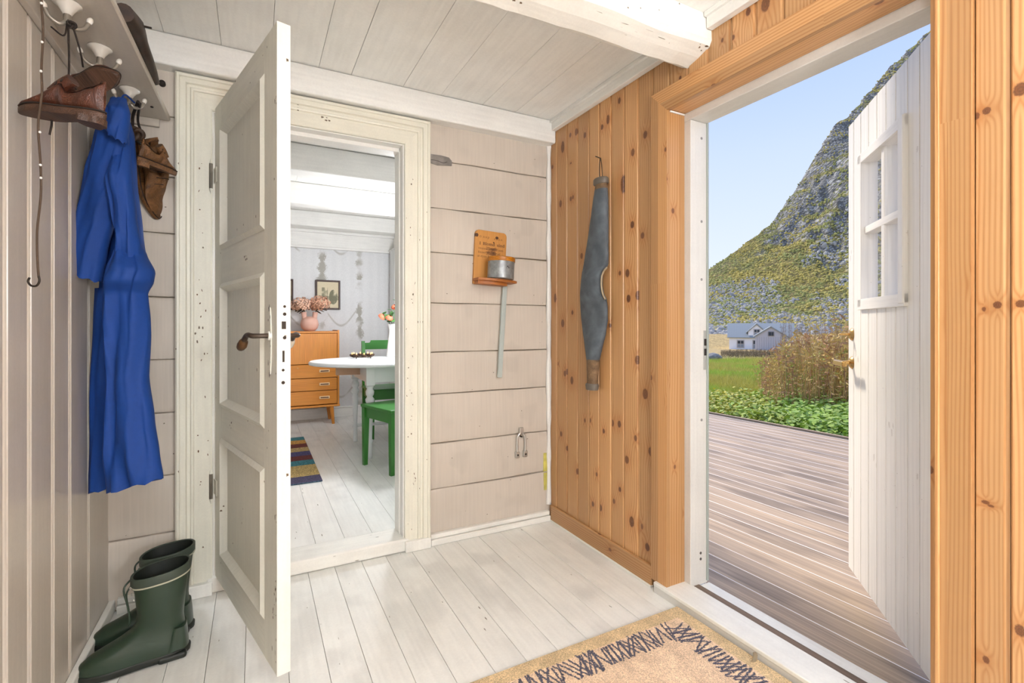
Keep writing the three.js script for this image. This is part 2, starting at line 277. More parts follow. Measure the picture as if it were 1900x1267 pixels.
// ---------------------------------------------------------------- log wall (back), with the doorway to the dining room
const DX0 = -0.155, DX1 = 0.634, DTOP = 1.95;     // inner doorway
{
  const wall = struct('wall_back', 'log wall under warm grey paint around the inner doorway', 'wall');
  const ys = [0, 0.265, 0.492, 0.738, 0.947, 1.192, 1.444, 1.665, 1.904, 2.2];
  function log(x0, x1, y0, y1, s) {   // a hewn log: slightly bowed face, soft uneven edges
    const nx = Math.max(6, Math.round((x1 - x0) * 40)), prof = [[0, -0.011], [0.012, -0.003], [0.06, 0.001], [0.3, 0.0035], [0.7, 0.0035], [0.94, 0.001], [0.988, -0.003], [1, -0.011]], rings = [];
    for (let i = 0; i <= nx; i++) {
      const x = lerp(x0, x1, i / nx), e0 = 0.0035 * (vn(x * 7, s, 3) - 0.3), e1 = 0.0035 * (vn(x * 7, s + 1, 3) - 0.3);
      const r = prof.map(([t, d]) => new V3(x, lerp(y0 + e0, y1 + e1 - 0.0016 * vn(x * 11, s, 4), t), BZ + d * (0.7 + 0.6 * vn(x * 6, s + t * 3, 6)) + 0.004 * (fbm(x * 5, (y0 + t * 0.2) * 9, 8 + s, 3) - 0.5)));
      r.push(new V3(x, y1, BZ - 0.1), new V3(x, y0, BZ - 0.1)); rings.push(r);
    }
    const g = uvBox(loft(rings).toNonIndexed(), 'x', [rnd() * 2, rnd() * 2]); const h = mergeVertices((g.deleteAttribute('normal'), g), 1e-5); h.computeVertexNormals(); return h;
  }
  for (let i = 0; i < ys.length - 1; i++) {
    mk('log', log(LW - 0.02, -0.19, ys[i], ys[i + 1], i * 2), M.log, wall);
    mk('log', log(0.67, RW + 0.02, ys[i], ys[i + 1], i * 2 + 1), M.log, wall);
  }
  mk('log', log(-0.19, 0.67, 1.99, 2.2, 40), M.log, wall);
  mk('log_core', box(-1.8, -0.19, 0, 2.45, BZ - 0.098, BZ - 0.02, 0), M.timber, wall); mk('log_core', box(0.67, 1.64, 0, 2.45, BZ - 0.098, BZ - 0.02, 0), M.timber, wall); mk('log_core', box(-0.19, 0.67, 1.99, 2.45, BZ - 0.098, BZ - 0.02, 0), M.timber, wall);
  // chinking that sits back in the joints
  // bare grey spot with a crack beside the casing
  const p = onZ(818, 298, BZ);
  const bare = new THREE.Shape(); const o = [[-0.07, -0.02], [-0.02, -0.028], [0.03, -0.022], [0.055, -0.02], [0.056, 0.005], [0.04, 0.02], [0.0, 0.024], [-0.07, 0.022]]; o.forEach(([a, b], i) => (i ? bare.lineTo(a, b) : bare.moveTo(a, b))); bare.closePath();
  mk('bare_spot', place(new THREE.ExtrudeGeometry(bare, { depth: 0.002, bevelEnabled: false }), [p.x, p.y, BZ + 0.0048]), paint(0x9b958f, 0.8, texMottle), wall);
  mk('crack', bar([[p.x - 0.07, p.y - 0.006, BZ + 0.006], [p.x - 0.02, p.y - 0.006, BZ + 0.006], [p.x + 0.01, p.y - 0.012, BZ + 0.006], [p.x + 0.03, p.y - 0.004, BZ + 0.006]], 0.0016, 5), M.dark, wall);
  // left over yellow paint by the corner
  const yel = paint(0xd8cf6a, 0.55, texMottle);
  mk('yellow_paint', box(1.418, 1.45, 0.268, 0.372, BZ + 0.001, BZ + 0.005, 0.0015), yel, wall); mk('yellow_paint', box(1.42, 1.45, 0.165, 0.262, BZ + 0.001, BZ + 0.005, 0.0015), yel, wall);
  // painted skirting
  const bb = struct('baseboard_back', 'low white skirting under the log wall', 'baseboard');
  const lean = (x0, x1) => { mk('skirting', box(x0, x1, 0, 0.03, BZ, BZ + 0.034, 0.004, 'x'), M.base, bb); mk('skirting_cap', box(x0, x1, 0.031, 0.054, BZ, BZ + 0.026, 0.005, 'x'), M.base, bb); };
  lean(0.762, RW - 0.012); lean(LW + 0.03, -0.285);
}
// moulded casing around the inner doorway
const CW = 0.122;
{
  const t = struct('trim_5', 'chipped cream moulded casing around the inner doorway', 'door frame');
  const prof = [[0, -0.02], [0, 0.014], [0.004, 0.017], [0.06, 0.018], [0.063, 0.025], [0.07, 0.027], [0.074, 0.021], [0.084, 0.022], [0.088, 0.031], [0.106, 0.032], [0.109, 0.038], [0.116, 0.039], [CW, 0.034], [CW, -0.02]];
  const z0 = BZ + 0.006;
  const side = (x, s) => { const A = [], B = []; for (const [w, h] of prof) { A.push(new V3(x + s * w, 0.05, z0 + h)); B.push(new V3(x + s * w, DTOP + w, z0 + h)); } const mid = A.map((p, i) => p.clone().lerp(B[i], 0.5)); return s < 0 ? [B, mid, A] : [A, mid, B]; };
  const sharp = (r) => { const g = uvBox(loft(r).toNonIndexed(), 'y', [rnd(), rnd()]); g.computeVertexNormals(); return g; };
  mk('casing_side', sharp(side(DX0, -1)), M.casing, t); mk('casing_side', sharp(side(DX1, 1)), M.casing, t);
  const A = [], B = []; for (const [w, h] of prof) { A.push(new V3(DX0 - w, DTOP + w, z0 + h)); B.push(new V3(DX1 + w, DTOP + w, z0 + h)); }
  const hg = uvBox(loft([B, A]).toNonIndexed(), 'x', [0.2, 0.5]); hg.computeVertexNormals(); mk('casing_head', hg, M.casing, t);
  for (const x of [DX0 - CW - 0.002, DX1 - 0.002]) mk('plinth', box(x, x + CW + 0.004, 0, 0.052, BZ - 0.005, BZ + 0.046, 0.004), M.base, t);
  // reveal
  mk('jamb', box(DX0 - 0.036, DX0 + 0.006, 0, DTOP, BZ - 0.125, BZ + 0.005, 0.003), M.white, t); mk('jamb', box(DX1 - 0.006, DX1 + 0.036, 0, DTOP, BZ - 0.125, BZ + 0.005, 0.003), M.white, t);
  mk('door_stop', box(DX1 - 0.012, DX1 - 0.004, 0.06, DTOP, BZ - 0.125, BZ - 0.045, 0.003), M.white, t); mk('door_stop', box(DX0 + 0.004, DX0 + 0.02, 0.06, DTOP, BZ - 0.125, BZ - 0.045, 0.003), M.white, t);
  mk('jamb_head', box(DX0 - 0.036, DX1 + 0.036, DTOP - 0.004, DTOP + 0.04, BZ - 0.125, BZ + 0.005, 0.003, 'x'), M.white, t); mk('door_stop', box(DX0, DX1, DTOP - 0.022, DTOP, BZ - 0.125, BZ - 0.045, 0.003, 'x'), M.white, t);
  mk('threshold', box(DX0 - 0.02, DX1 + 0.02, 0, 0.062, BZ - 0.125, BZ + 0.03, 0.01, 'x'), M.base, t);
  // worn paint: bare wood showing through near the hinges and edge
  const bare = std(0x6b5136, 0.8); const z = z0 + 0.0193;
  for (let k = 0; k < 46; k++) { const left = rnd() < 0.4, x = left ? DX0 - rr(0.012, 0.055) : DX1 + rr(0.006, 0.055), y = left ? rr(0.3, 1.9) : (rnd() < 0.7 ? rr(0.1, 1.0) : rr(1, 1.8)); mk('paint_chip', place(new THREE.CircleGeometry(1, 6), [x, y, z], [0, 0, rr(-0.4, 0.4)], [rr(0.001, 0.0028), rr(0.0015, 0.008), 1]), bare, t); }
}
// ---------------------------------------------------------------- inner door, open into the hall
{
  const D = struct('door_1', 'open old cream three-panel inner door with dark lever handle', 'door');
  D.position.set(-0.143, 0.0, -2.298); D.rotation.y = -1.311;
  const w = 0.771, t = 0.037, y0 = 0.076, y1 = 1.951, sl = 0.112, sr = 0.122;
  const P = [[1.377, 1.838], [0.773, 1.236], [0.195, 0.643]];
  mk('stile', box(0, sl, y0, y1, -t, 0, 0.002), M.leaf, D); mk('stile', box(w - sr, w - 0.004, y0, y1, -t, 0, 0.002), M.leaf, D);
  mk('edge_strip', box(w - 0.0045, w, y0, y1, -t - 0.0005, 0.0005, 0.0015), M.leafEdge, D);
  const rails = [[y0, P[2][0]], [P[2][1], P[1][0]], [P[1][1], P[0][0]], [P[0][1], y1]];
  for (const [a, b] of rails) mk('rail', box(sl, w - sr, a, b, -t, -0.0003, 0.002, 'x'), M.leaf, D);
  for (const [a, b] of P) {
    const pn = mk('panel', box(sl + 0.02, w - sr - 0.02, a + 0.02, b - 0.02, -0.025, -0.013, 0.002), M.leaf, D);
    mk('panel_moulding', bevelRing(sl - 0.006, w - sr + 0.006, a - 0.006, b + 0.006, 0.034, 0.0005, -0.0145, 0.009), M.leaf, pn); mk('panel_moulding', bevelRing(sl - 0.006, w - sr + 0.006, a - 0.006, b + 0.006, 0.034, -t - 0.0005, -0.024, -0.009), M.leaf, pn);
  }
  // lock plate on the edge
  const lp = mk('lock_plate', box(w - 0.001, w + 0.0012, 0.9, 1.15, -t + 0.004, -0.005, 0.0005), M.leafEdge, D);
  mk('latch_hole', box(w, w + 0.0018, 1.07, 1.092, -0.024, -0.012, 0.0005), M.iron, lp); mk('latch_hole', box(w, w + 0.0018, 0.975, 1.008, -0.02, -0.014, 0.0005), M.iron, lp);
  for (const [y, r] of [[1.135, 0.004], [1.113, 0.005], [1.045, 0.005], [0.952, 0.004], [0.916, 0.005]]) mk('screw', place(new THREE.CylinderGeometry(r, r, 0.002, 10), [w + 0.001, y, -0.016 - 0.004 * (y > 1.04)], [0, 0, Math.PI / 2]), M.iron, lp);
  // worn plate on the face, lever handles
  const plate = mk('back_plate', place(new THREE.CylinderGeometry(1, 1, 0.004, 24), [w - 0.06, 1.035, 0.001], [Math.PI / 2, 0, 0], [0.012, 1, 0.1]), M.leaf, D);
  for (let k = 0; k < 20; k++) { const a = rr(0, 6.28); mk('paint_chip', place(new THREE.CircleGeometry(1, 6), [w - 0.06 + 0.012 * Math.cos(a), 1.035 + 0.1 * Math.sin(a), 0.0036], [0, 0, -Math.cos(a) * 0.1], [rr(0.0012, 0.0026), rr(0.003, 0.011), 1]), M.iron, plate); }
  const hw = std(0x6a4a28, 0.4, { map: texLeather }), hm = std(0x4e4238, 0.45, { metalness: 0.5 }), hx = w - 0.06, hy = 1.05;
  for (const s of [1, -1]) {
    const z = s > 0 ? 0 : -t, hd = mk('handle', bar([[hx, hy, z], [hx, hy, z + s * 0.028], [hx - 0.012, hy, z + s * 0.045], [hx - 0.05, hy + 0.002, z + s * 0.05], [hx - 0.082, hy - 0.014, z + s * 0.05]], [0.0075, 0.007, 0.0075, 0.0075, 0.0085], 10), hm, D);
    mk('rosette', place(new THREE.CylinderGeometry(0.012, 0.015, 0.008, 18), [hx, hy, z + s * 0.004], [s * Math.PI / 2, 0, 0]), M.leafEdge, hd);
    mk('grip', bar([[hx - 0.08, hy - 0.013, z + s * 0.05], [hx - 0.1, hy - 0.027, z + s * 0.05], [hx - 0.135, hy - 0.043, z + s * 0.05]], [0.008, 0.0125, 0.0135, 0.0145, 0.0125, 0.004], 12, 14), s > 0 ? hw : phys(0xcfc6b4, 0.15, { clearcoat: 0.6 }), hd);
  }
  // hinges: knuckle with pointed leaves
  for (const y of [1.68, 0.435]) {
    const hg = mk('hinge', bar([[-0.012, y - 0.05, 0.012], [-0.012, y + 0.05, 0.012]], 0.0065, 10), std(0x857c6e, 0.5, { metalness: 0.3, map: texMottle }), D);
    mk('hinge_tip', place(new THREE.ConeGeometry(0.0065, 0.022, 10), [-0.012, y + 0.061, 0.012]), M.leaf, hg); mk('hinge_tip', place(new THREE.ConeGeometry(0.0065, 0.022, 10), [-0.012, y - 0.061, 0.012], [Math.PI, 0, 0]), M.leaf, hg);
    mk('hinge_leaf', box(-0.01, 0.035, y - 0.03, y + 0.03, 0.0, 0.0035, 0.001), M.leaf, hg);
  }
  for (let k = 0; k < 16; k++) mk('paint_chip', place(new THREE.CircleGeometry(1, 6), [w - rr(0.006, 0.05), rr(0.1, 0.35), 0.0008], [0, 0, rr(-0.5, 0.5)], [rr(0.001, 0.003), rr(0.002, 0.009), 1]), std(0x6f614e, 0.8), D);
}
// ---------------------------------------------------------------- left wall
{
  const wall = struct('wall_left', 'beaded vertical board wall in glossy greige paint', 'wall');
  const zs = [BZ - 0.02, -2.085, -1.9, -1.761, -1.604, -1.474]; while (zs[zs.length - 1] < 1.6) zs.push(Math.min(1.62, zs[zs.length - 1] + 0.148));
  for (let i = 0; i < zs.length - 1; i++) {
    const a = zs[i] + 0.001, b = zs[i + 1] - 0.001, pr = [[a, 0], [a, -0.007], [a + 0.004, -0.0015], [a + 0.006, 0], [b - 0.02, 0], [b - 0.018, -0.005], [b - 0.0155, -0.0055], [b - 0.013, -0.001], [b - 0.009, 0.001], [b - 0.005, -0.001], [b - 0.001, -0.006], [b, -0.02], [a, -0.02]].slice(1);
    const A = pr.map(([z, x]) => new V3(LW + x, 0.0, z)), B = pr.map(([z, x]) => new V3(LW + x, CEIL, z));
    const g = uvBox(loft([B, A]).toNonIndexed(), 'y', [rnd() * 3, rnd() * 3]); g.computeVertexNormals(); mk('wall_board', g, M.leftWall, wall);
  }
  mk('wall_core', box(LW - 0.12, LW - 0.0205, -0.1, 2.45, -2.5, 1.7, 0), M.timber, wall);
  const bb = struct('baseboard_left', 'white baseboard along the panelled wall behind the boots', 'baseboard');
  mk('skirting', box(LW, LW + 0.022, 0, 0.045, BZ, 1.6, 0.005, 'z'), M.base, bb);
  const wf = struct('wall_front', 'white board wall closing the hall behind the viewer', 'wall');
  for (let x = LW; x < RW - 0.01; x += 0.195) mk('wall_board', box(x + 0.001, x + 0.194, 0, CEIL, 1.6, 1.62, 0.003), M.white, wf);
  mk('wall_core', box(LW - 0.12, 1.64, -0.1, 2.45, 1.621, 1.75, 0), M.timber, wf);
}
// ---------------------------------------------------------------- right wall: pine boards around the outer door
const OZ0 = -1.44, OZ1 = -0.57, OTOP = 1.936, XO = 1.64;
{
  const wall = struct('wall_right', 'knotty pine board wall around the front door', 'wall');
  const wallUV = (g) => { const p = g.attributes.position, uv = g.attributes.uv; for (let i = 0; i < p.count; i++) uv.setXY(i, p.getZ(i) + 2.34, p.getY(i)); return g; };
  for (let i = 0; i < boardZ.length - 1; i++) {
    const a = boardZ[i], b = boardZ[i + 1], over = a > -1.535 && b < -0.5, y0 = over ? 2.0 : 0.0;
    const pr = [[a + 0.0008, -0.012], [a + 0.0008, -0.006], [a + 0.005, 0], [b - 0.01, 0], [b - 0.007, -0.005], [b - 0.0008, -0.006], [b - 0.0008, -0.012]];
    const A = pr.map(([z, d]) => new V3(RW - d, y0, z)), B = pr.map(([z, d]) => new V3(RW - d, CEIL, z)), g = uvBox(loft([A, B]).toNonIndexed(), 'y'); g.computeVertexNormals();
    mk('pine_board', wallUV(g), M.pineWall, wall);
  }
  const ext = paint(0xf1f0ec, 0.5);
  // the rest of the wall's thickness
  mk('wall_core', box(RW + 0.0122, XO, -0.3, 2.6, BZ - 0.16, OZ0 - 0.04, 0), ext, wall); mk('wall_core', box(RW + 0.0122, XO, -0.3, 2.6, OZ1 + 0.04, 1.75, 0), ext, wall);
  mk('wall_core', box(RW + 0.0122, XO, OTOP + 0.04, 2.6, OZ0 - 0.04, OZ1 + 0.04, 0), ext, wall); mk('wall_core', box(RW + 0.0122, XO, -0.3, -0.032, OZ0 - 0.04, OZ1 + 0.04, 0), ext, wall);
  const bb = struct('baseboard_right', 'varnished pine baseboard under the knotty boards', 'baseboard');
  mk('skirting', box(RW - 0.013, RW, 0.006, 0.088, BZ + 0.03, -1.529, 0.004, 'z'), M.pine, bb); mk('caulk', box(RW - 0.017, RW, 0, 0.008, BZ + 0.03, -1.529, 0.002, 'z'), M.base, bb);
  mk('skirting', box(RW - 0.013, RW, 0.006, 0.088, -0.507, 1.6, 0.004, 'z'), M.pine, bb);
}
{
  const t = struct('trim_6', 'varnished pine casing and white frame around the front door', 'door frame');
  const cw = 0.088, XC = RW - 0.016;
  // pine casing: two sides and mitred head
  const shape = (pts) => { const A = pts.map(([z, y]) => new V3(XC, y, z)), B = pts.map(([z, y]) => new V3(RW + 0.002, y, z)); return loft([A, B]); };
  const flat = (pts, grain) => { const g = uvBox(shape(pts).toNonIndexed(), grain, [rnd(), rnd()]); g.computeVertexNormals(); return g; };
  mk('casing_side', flat([[OZ0, 0.04], [OZ0 - cw, 0.04], [OZ0 - cw, OTOP + cw], [OZ0, OTOP]], 'y'), M.pine, t);
  mk('casing_side', flat([[OZ1 + 0.064, 0.0], [OZ1, 0.0], [OZ1, OTOP], [OZ1 + 0.064, OTOP + cw]], 'y'), M.pine, t);
  mk('casing_head', flat([[OZ0, OTOP], [OZ0 - cw, OTOP + cw], [OZ1 + 0.064, OTOP + cw], [OZ1, OTOP]], 'z'), M.pine, t);
  mk('casing_bead', box(XC - 0.004, RW, 0.0, OTOP, OZ1 - 0.004, OZ1 + 0.006, 0.003), M.pine, t);
  // pine lining
  const XL = 1.544;
  mk('lining', box(RW - 0.01, XL, 0.04, OTOP + 0.01, OZ0 - 0.022, OZ0 - 0.001, 0.002), M.pine, t); mk('lining', box(RW - 0.01, XL, 0.04, OTOP + 0.01, OZ1 + 0.001, OZ1 + 0.022, 0.002), M.pine, t);
  mk('lining', box(RW - 0.01, XL, OTOP + 0.001, OTOP + 0.022, OZ0 - 0.02, OZ1 + 0.02, 0.002, 'z'), M.pine, t);
  mk('lining_lip', box(RW + 0.02, XL - 0.01, 0.04, OTOP, OZ1 - 0.028, OZ1 + 0.002, 0.003), M.pine, t);
  // white frame
  const FZ0 = OZ0 + 0.03, FZ1 = OZ1 - 0.03, FT = OTOP - 0.03;
  const jl = mk('jamb', box(XL, XO, 0.03, FT - 0.0005, OZ0 - 0.05, FZ0, 0.003), M.frameGrey, t); mk('jamb', box(XL, XO, 0.03, FT - 0.0005, FZ1, OZ1 + 0.05, 0.003), M.frameGrey, t);
  mk('jamb_head', box(XL, XO, FT, OTOP + 0.04, OZ0 - 0.05, OZ1 + 0.05, 0.003, 'z'), M.frameGrey, t);
  mk('weather_strip', box(XO - 0.008, XO + 0.002, 0.04, FT, FZ0 - 0.002, FZ0 + 0.006, 0.002), std(0x9fa7a0, 0.6), t);
  const pl = mk('caulk', box(RW + 0.0, XL - 0.006, OTOP - 0.008, OTOP - 0.001, OZ0 + 0.0, OZ0 + 0.006, 0.002, 'x'), M.white, t);
  for (const v of [255, 410, 518, 780]) mk('screw_plug', place(new THREE.CylinderGeometry(0.0055, 0.0055, 0.003, 12), [1.605, onZ(1294, v, FZ0).y, FZ0], [Math.PI / 2, 0, 0]), std(0x8d8a86, 0.6), jl);
  for (const v of [1027, 1038]) mk('screw_plug', place(new THREE.CylinderGeometry(0.0055, 0.0055, 0.003, 12), [1.6, onZ(1296, v, FZ0).y, FZ0], [Math.PI / 2, 0, 0]), std(0x55504a, 0.6), jl);
  const sp = mk('strike_plate', box(1.615, 1.634, 0.9, 1.06, FZ0 - 0.001, FZ0 + 0.0012, 0.0005), std(0xbdbdb8, 0.5, { metalness: 0.6 }), t);
  for (const y of [1.012, 0.972]) mk('strike_hole', box(1.619, 1.632, y - 0.014, y + 0.014, FZ0 + 0.0002, FZ0 + 0.002, 0.0005), M.dark, sp);
  // sill
  const s = struct('trim_7', 'worn white door sill with grey weathered strip', 'door sill');
  const wood = std(0x9b8a7a, 0.7, { map: texDeck });
  mk('sill_riser', box(1.432, 1.46, -0.002, 0.034, OZ0 - 0.06, 1.0 - 1.45, 0.003, 'z'), M.frameGrey, s);
  mk('sill_board', box(1.43, 1.552, 0.026, 0.042, OZ0 - 0.06, OZ1 + 0.1, 0.004, 'z'), M.base, s);
  mk('sill_strip', box(1.552, 1.592, 0.01, 0.034, OZ0, OZ1, 0.003, 'z'), wood, s);
  mk('sill_edge', box(1.594, 1.65, 0.0, 0.03, OZ0 + 0.03, OZ1 - 0.03, 0.004, 'z'), M.base, s);
  mk('sill_base', box(1.462, 1.655, -0.035, 0.009, OZ0 - 0.03, OZ1 + 0.03, 0.002, 'z'), M.base, s);
}
// ---------------------------------------------------------------- front door leaf, opened outward
{
  const D = struct('door_2', 'open white tongue-and-groove front door with a four-pane window', 'door');
  const hz = -0.6, hx = 1.63, th = 0.764; D.position.set(hx, 0, hz); D.rotation.y = th;
  const cs = Math.cos(th), sn = Math.sin(th);
  const sOf = (u) => { const r = ray(u, 600), k = r.z / r.x; return (k * hx - hz) / (-sn - k * cs); };      // distance from the hinge along the leaf
  const dep = (s) => (hx + s * cs) * FWD.x + (hz - s * sn) * FWD.z, yOf = (u, v) => EYE.y + (CY - v) / FOC * dep(sOf(u));
  const w = sOf(1574), y0 = 0.05, y1 = 1.93;
  const cuts = [0, sOf(1735), sOf(1706.5), sOf(1684), sOf(1662), sOf(1643.7), sOf(1627), sOf(1611.5), sOf(1597), sOf(1584), w];
  const wx0 = sOf(1681), wx1 = sOf(1600), wy0 = yOf(1640, 556), wy1 = yOf(1640, 262);
  const plank = (a, b, c, d) => { const pr = [[a + 0.0016, 0.012], [a + 0.0045, 0], [b - 0.0045, 0], [b - 0.0016, 0.012], [b - 0.0016, 0.018], [a + 0.0016, 0.018]], A = pr.map(([x, z]) => new V3(x, c, z)), B = pr.map(([x, z]) => new V3(x, d, z)), g = uvBox(loft([B, A]).toNonIndexed(), 'y', [rnd() * 2, rnd() * 2]); g.computeVertexNormals(); mk('plank', g, M.doorWhite, D); };
  for (let i = 0; i < cuts.length - 1; i++) {
    const a = cuts[i], b = cuts[i + 1];
    if (b <= wx0 || a >= wx1) plank(a, b, y0, y1);
    else { plank(a, b, y0, wy0); plank(a, b, wy1, y1); if (a < wx0) plank(a, wx0, wy0, wy1); if (b > wx1) plank(wx1, b, wy0, wy1); }
  }
  for (const [a, b, c, d] of [[0.001, w - 0.001, y0, wy0], [0.001, w - 0.001, wy1, y1], [0.001, wx0, wy0, wy1], [wx1, w - 0.001, wy0, wy1]]) mk('door_core', box(a, b, c + 0.001, d - 0.001, 0.0182, 0.046, 0.001), M.doorWhite, D);
  const win = mk('window_frame', merge([box(wx0 - 0.016, wx0 + 0.02, wy0 - 0.02, wy1 + 0.02, -0.016, 0.046, 0.002), box(wx1 - 0.02, wx1 + 0.016, wy0 - 0.02, wy1 + 0.02, -0.012, 0.046, 0.002), box(wx0 - 0.016, wx1 + 0.016, wy0 - 0.03, wy0 + 0.012, -0.012, 0.046, 0.002, 'x'), box(wx0 - 0.016, wx1 + 0.016, wy1 - 0.015, wy1 + 0.022, -0.012, 0.046, 0.002, 'x')]), M.doorWhite, D);
  const mx = (wx0 + wx1) / 2 , my = (wy0 + wy1) / 2 ;
  mk('mullion', box(mx - 0.014, mx + 0.014, wy0, wy1, 0.002, 0.046, 0.003), M.doorWhite, win); mk('mullion', box(wx0, wx1, my - 0.014, my + 0.014, 0.001, 0.045, 0.003, 'x'), M.doorWhite, win);
  for (const [a, b] of [[wx0 + 0.018, mx - 0.012], [mx + 0.012, wx1 - 0.018]]) for (const [c, d] of [[wy0 + 0.01, my - 0.012], [my + 0.012, wy1 - 0.013]]) mk('pane', place(new THREE.PlaneGeometry(b - a, d - c), [(a + b) / 2, (c + d) / 2, 0.03]), M.glass, win);
  // brass lock and lever
  const lx = w - 0.048;
  for (const [v, lever] of [[672, 1], [620, 0]]) {
    const y = yOf(1578, v), h = mk(lever ? 'handle' : 'thumb_turn', place(lathe([[0, 0.012], [0.014, 0.012], [0.02, 0.008], [0.026, 0.002], [0.027, 0], [0, 0]], 24), [lx, y, 0], [-Math.PI / 2, 0, 0]), M.brass, D);
    if (lever) { mk('neck', bar([[lx, y, -0.008], [lx, y, -0.05]], 0.009, 12), M.brass, h); mk('lever', box(lx - 0.105, lx + 0.014, y - 0.012, y + 0.012, -0.066, -0.046, 0.006), M.brass, h); }
    else { mk('turn_stem', bar([[lx, y, -0.008], [lx, y, -0.03]], 0.006, 10), M.brass, h); mk('turn_grip', box(lx - 0.008, lx + 0.008, y - 0.005, y + 0.005, -0.046, -0.026, 0.003), M.brass, h); }
  }
  for (const y of [0.3, 1.0, 1.7]) mk('hinge', bar([[-0.006, y - 0.045, 0.05], [-0.006, y + 0.045, 0.05]], 0.007, 10), M.steel, D);
}
// ---------------------------------------------------------------- hat shelf with hooks
{
  const s = thing('hat_shelf', 'greige hat shelf fixed high on the panelled wall', 'shelf');
  const rings = []; const m = M.leftWall;
  const pr = (z, x1) => [new V3(LW, 1.88, z), new V3(x1 - 0.004, 1.88, z), new V3(x1, 1.884, z), new V3(x1, 1.896, z), new V3(x1 - 0.004, 1.9, z), new V3(LW, 1.9, z)];
  const g = uvBox(loft([pr(-2.322, -0.295), pr(-0.9, -0.325)]).toNonIndexed(), 'z', [0.3, 0.1]); g.computeVertexNormals(); mk('board', g, m, s);
  mk('cleat', box(LW, LW + 0.018, 1.835, 1.88, -2.1, -0.9, 0.003, 'z'), M.leftWall, s); mk('bracket', box(LW, -0.33, 1.85, 1.88, -2.335, -2.318, 0.003, 'x'), M.leftWall, s);
  mk('screw', place(new THREE.CylinderGeometry(0.005, 0.005, 0.004, 10), [-0.335, 1.9 - 0.021, -2.2], [0, 0, 0]), M.dark, s);
  const hooks = [[-0.413, -1.589, 0.4], [-0.396, -1.8, 0.3], [-0.377, -2.07, 0.5]], names = ['cream porcelain coat hook under the shelf holding the brown shoes', 'cream porcelain coat hook under the shelf with nothing on it', 'cream porcelain coat hook under the shelf holding the blue overalls'];
  hooks.forEach(([x, z, a], i) => {
    const h = thing('coat_hook', names[i], 'hook', [x, 1.88, z], a, 'porcelain hooks under the hat shelf');
    mk('rose', lathe([[0, 0], [0.028, 0], [0.029, -0.005], [0.022, -0.009], [0.014, -0.02], [0.009, -0.03], [0, -0.03]], 20), M.porcelain, h);
    mk('stem', bar([[0, -0.028, 0], [0, -0.052, 0]], [0.0075, 0.006, 0.008], 10), std(0x8a8378, 0.35, { metalness: 0.4 }), h);
    for (const q of [-1, 1]) { const pr2 = mk('prong', bar([[0, -0.046, 0], [q * 0.014, -0.058, 0], [q * 0.032, -0.05, 0], [q * 0.042, -0.03, 0]], [0.006, 0.0055, 0.005, 0.005], 9), std(0x8a8378, 0.35, { metalness: 0.4 }), h); mk('tip', place(new THREE.SphereGeometry(0.008, 12, 9), [q * 0.043, -0.026, 0], [0, 0, -q * 0.3], [0.85, 1.3, 0.85]), M.porcelain, pr2); }
  });
}
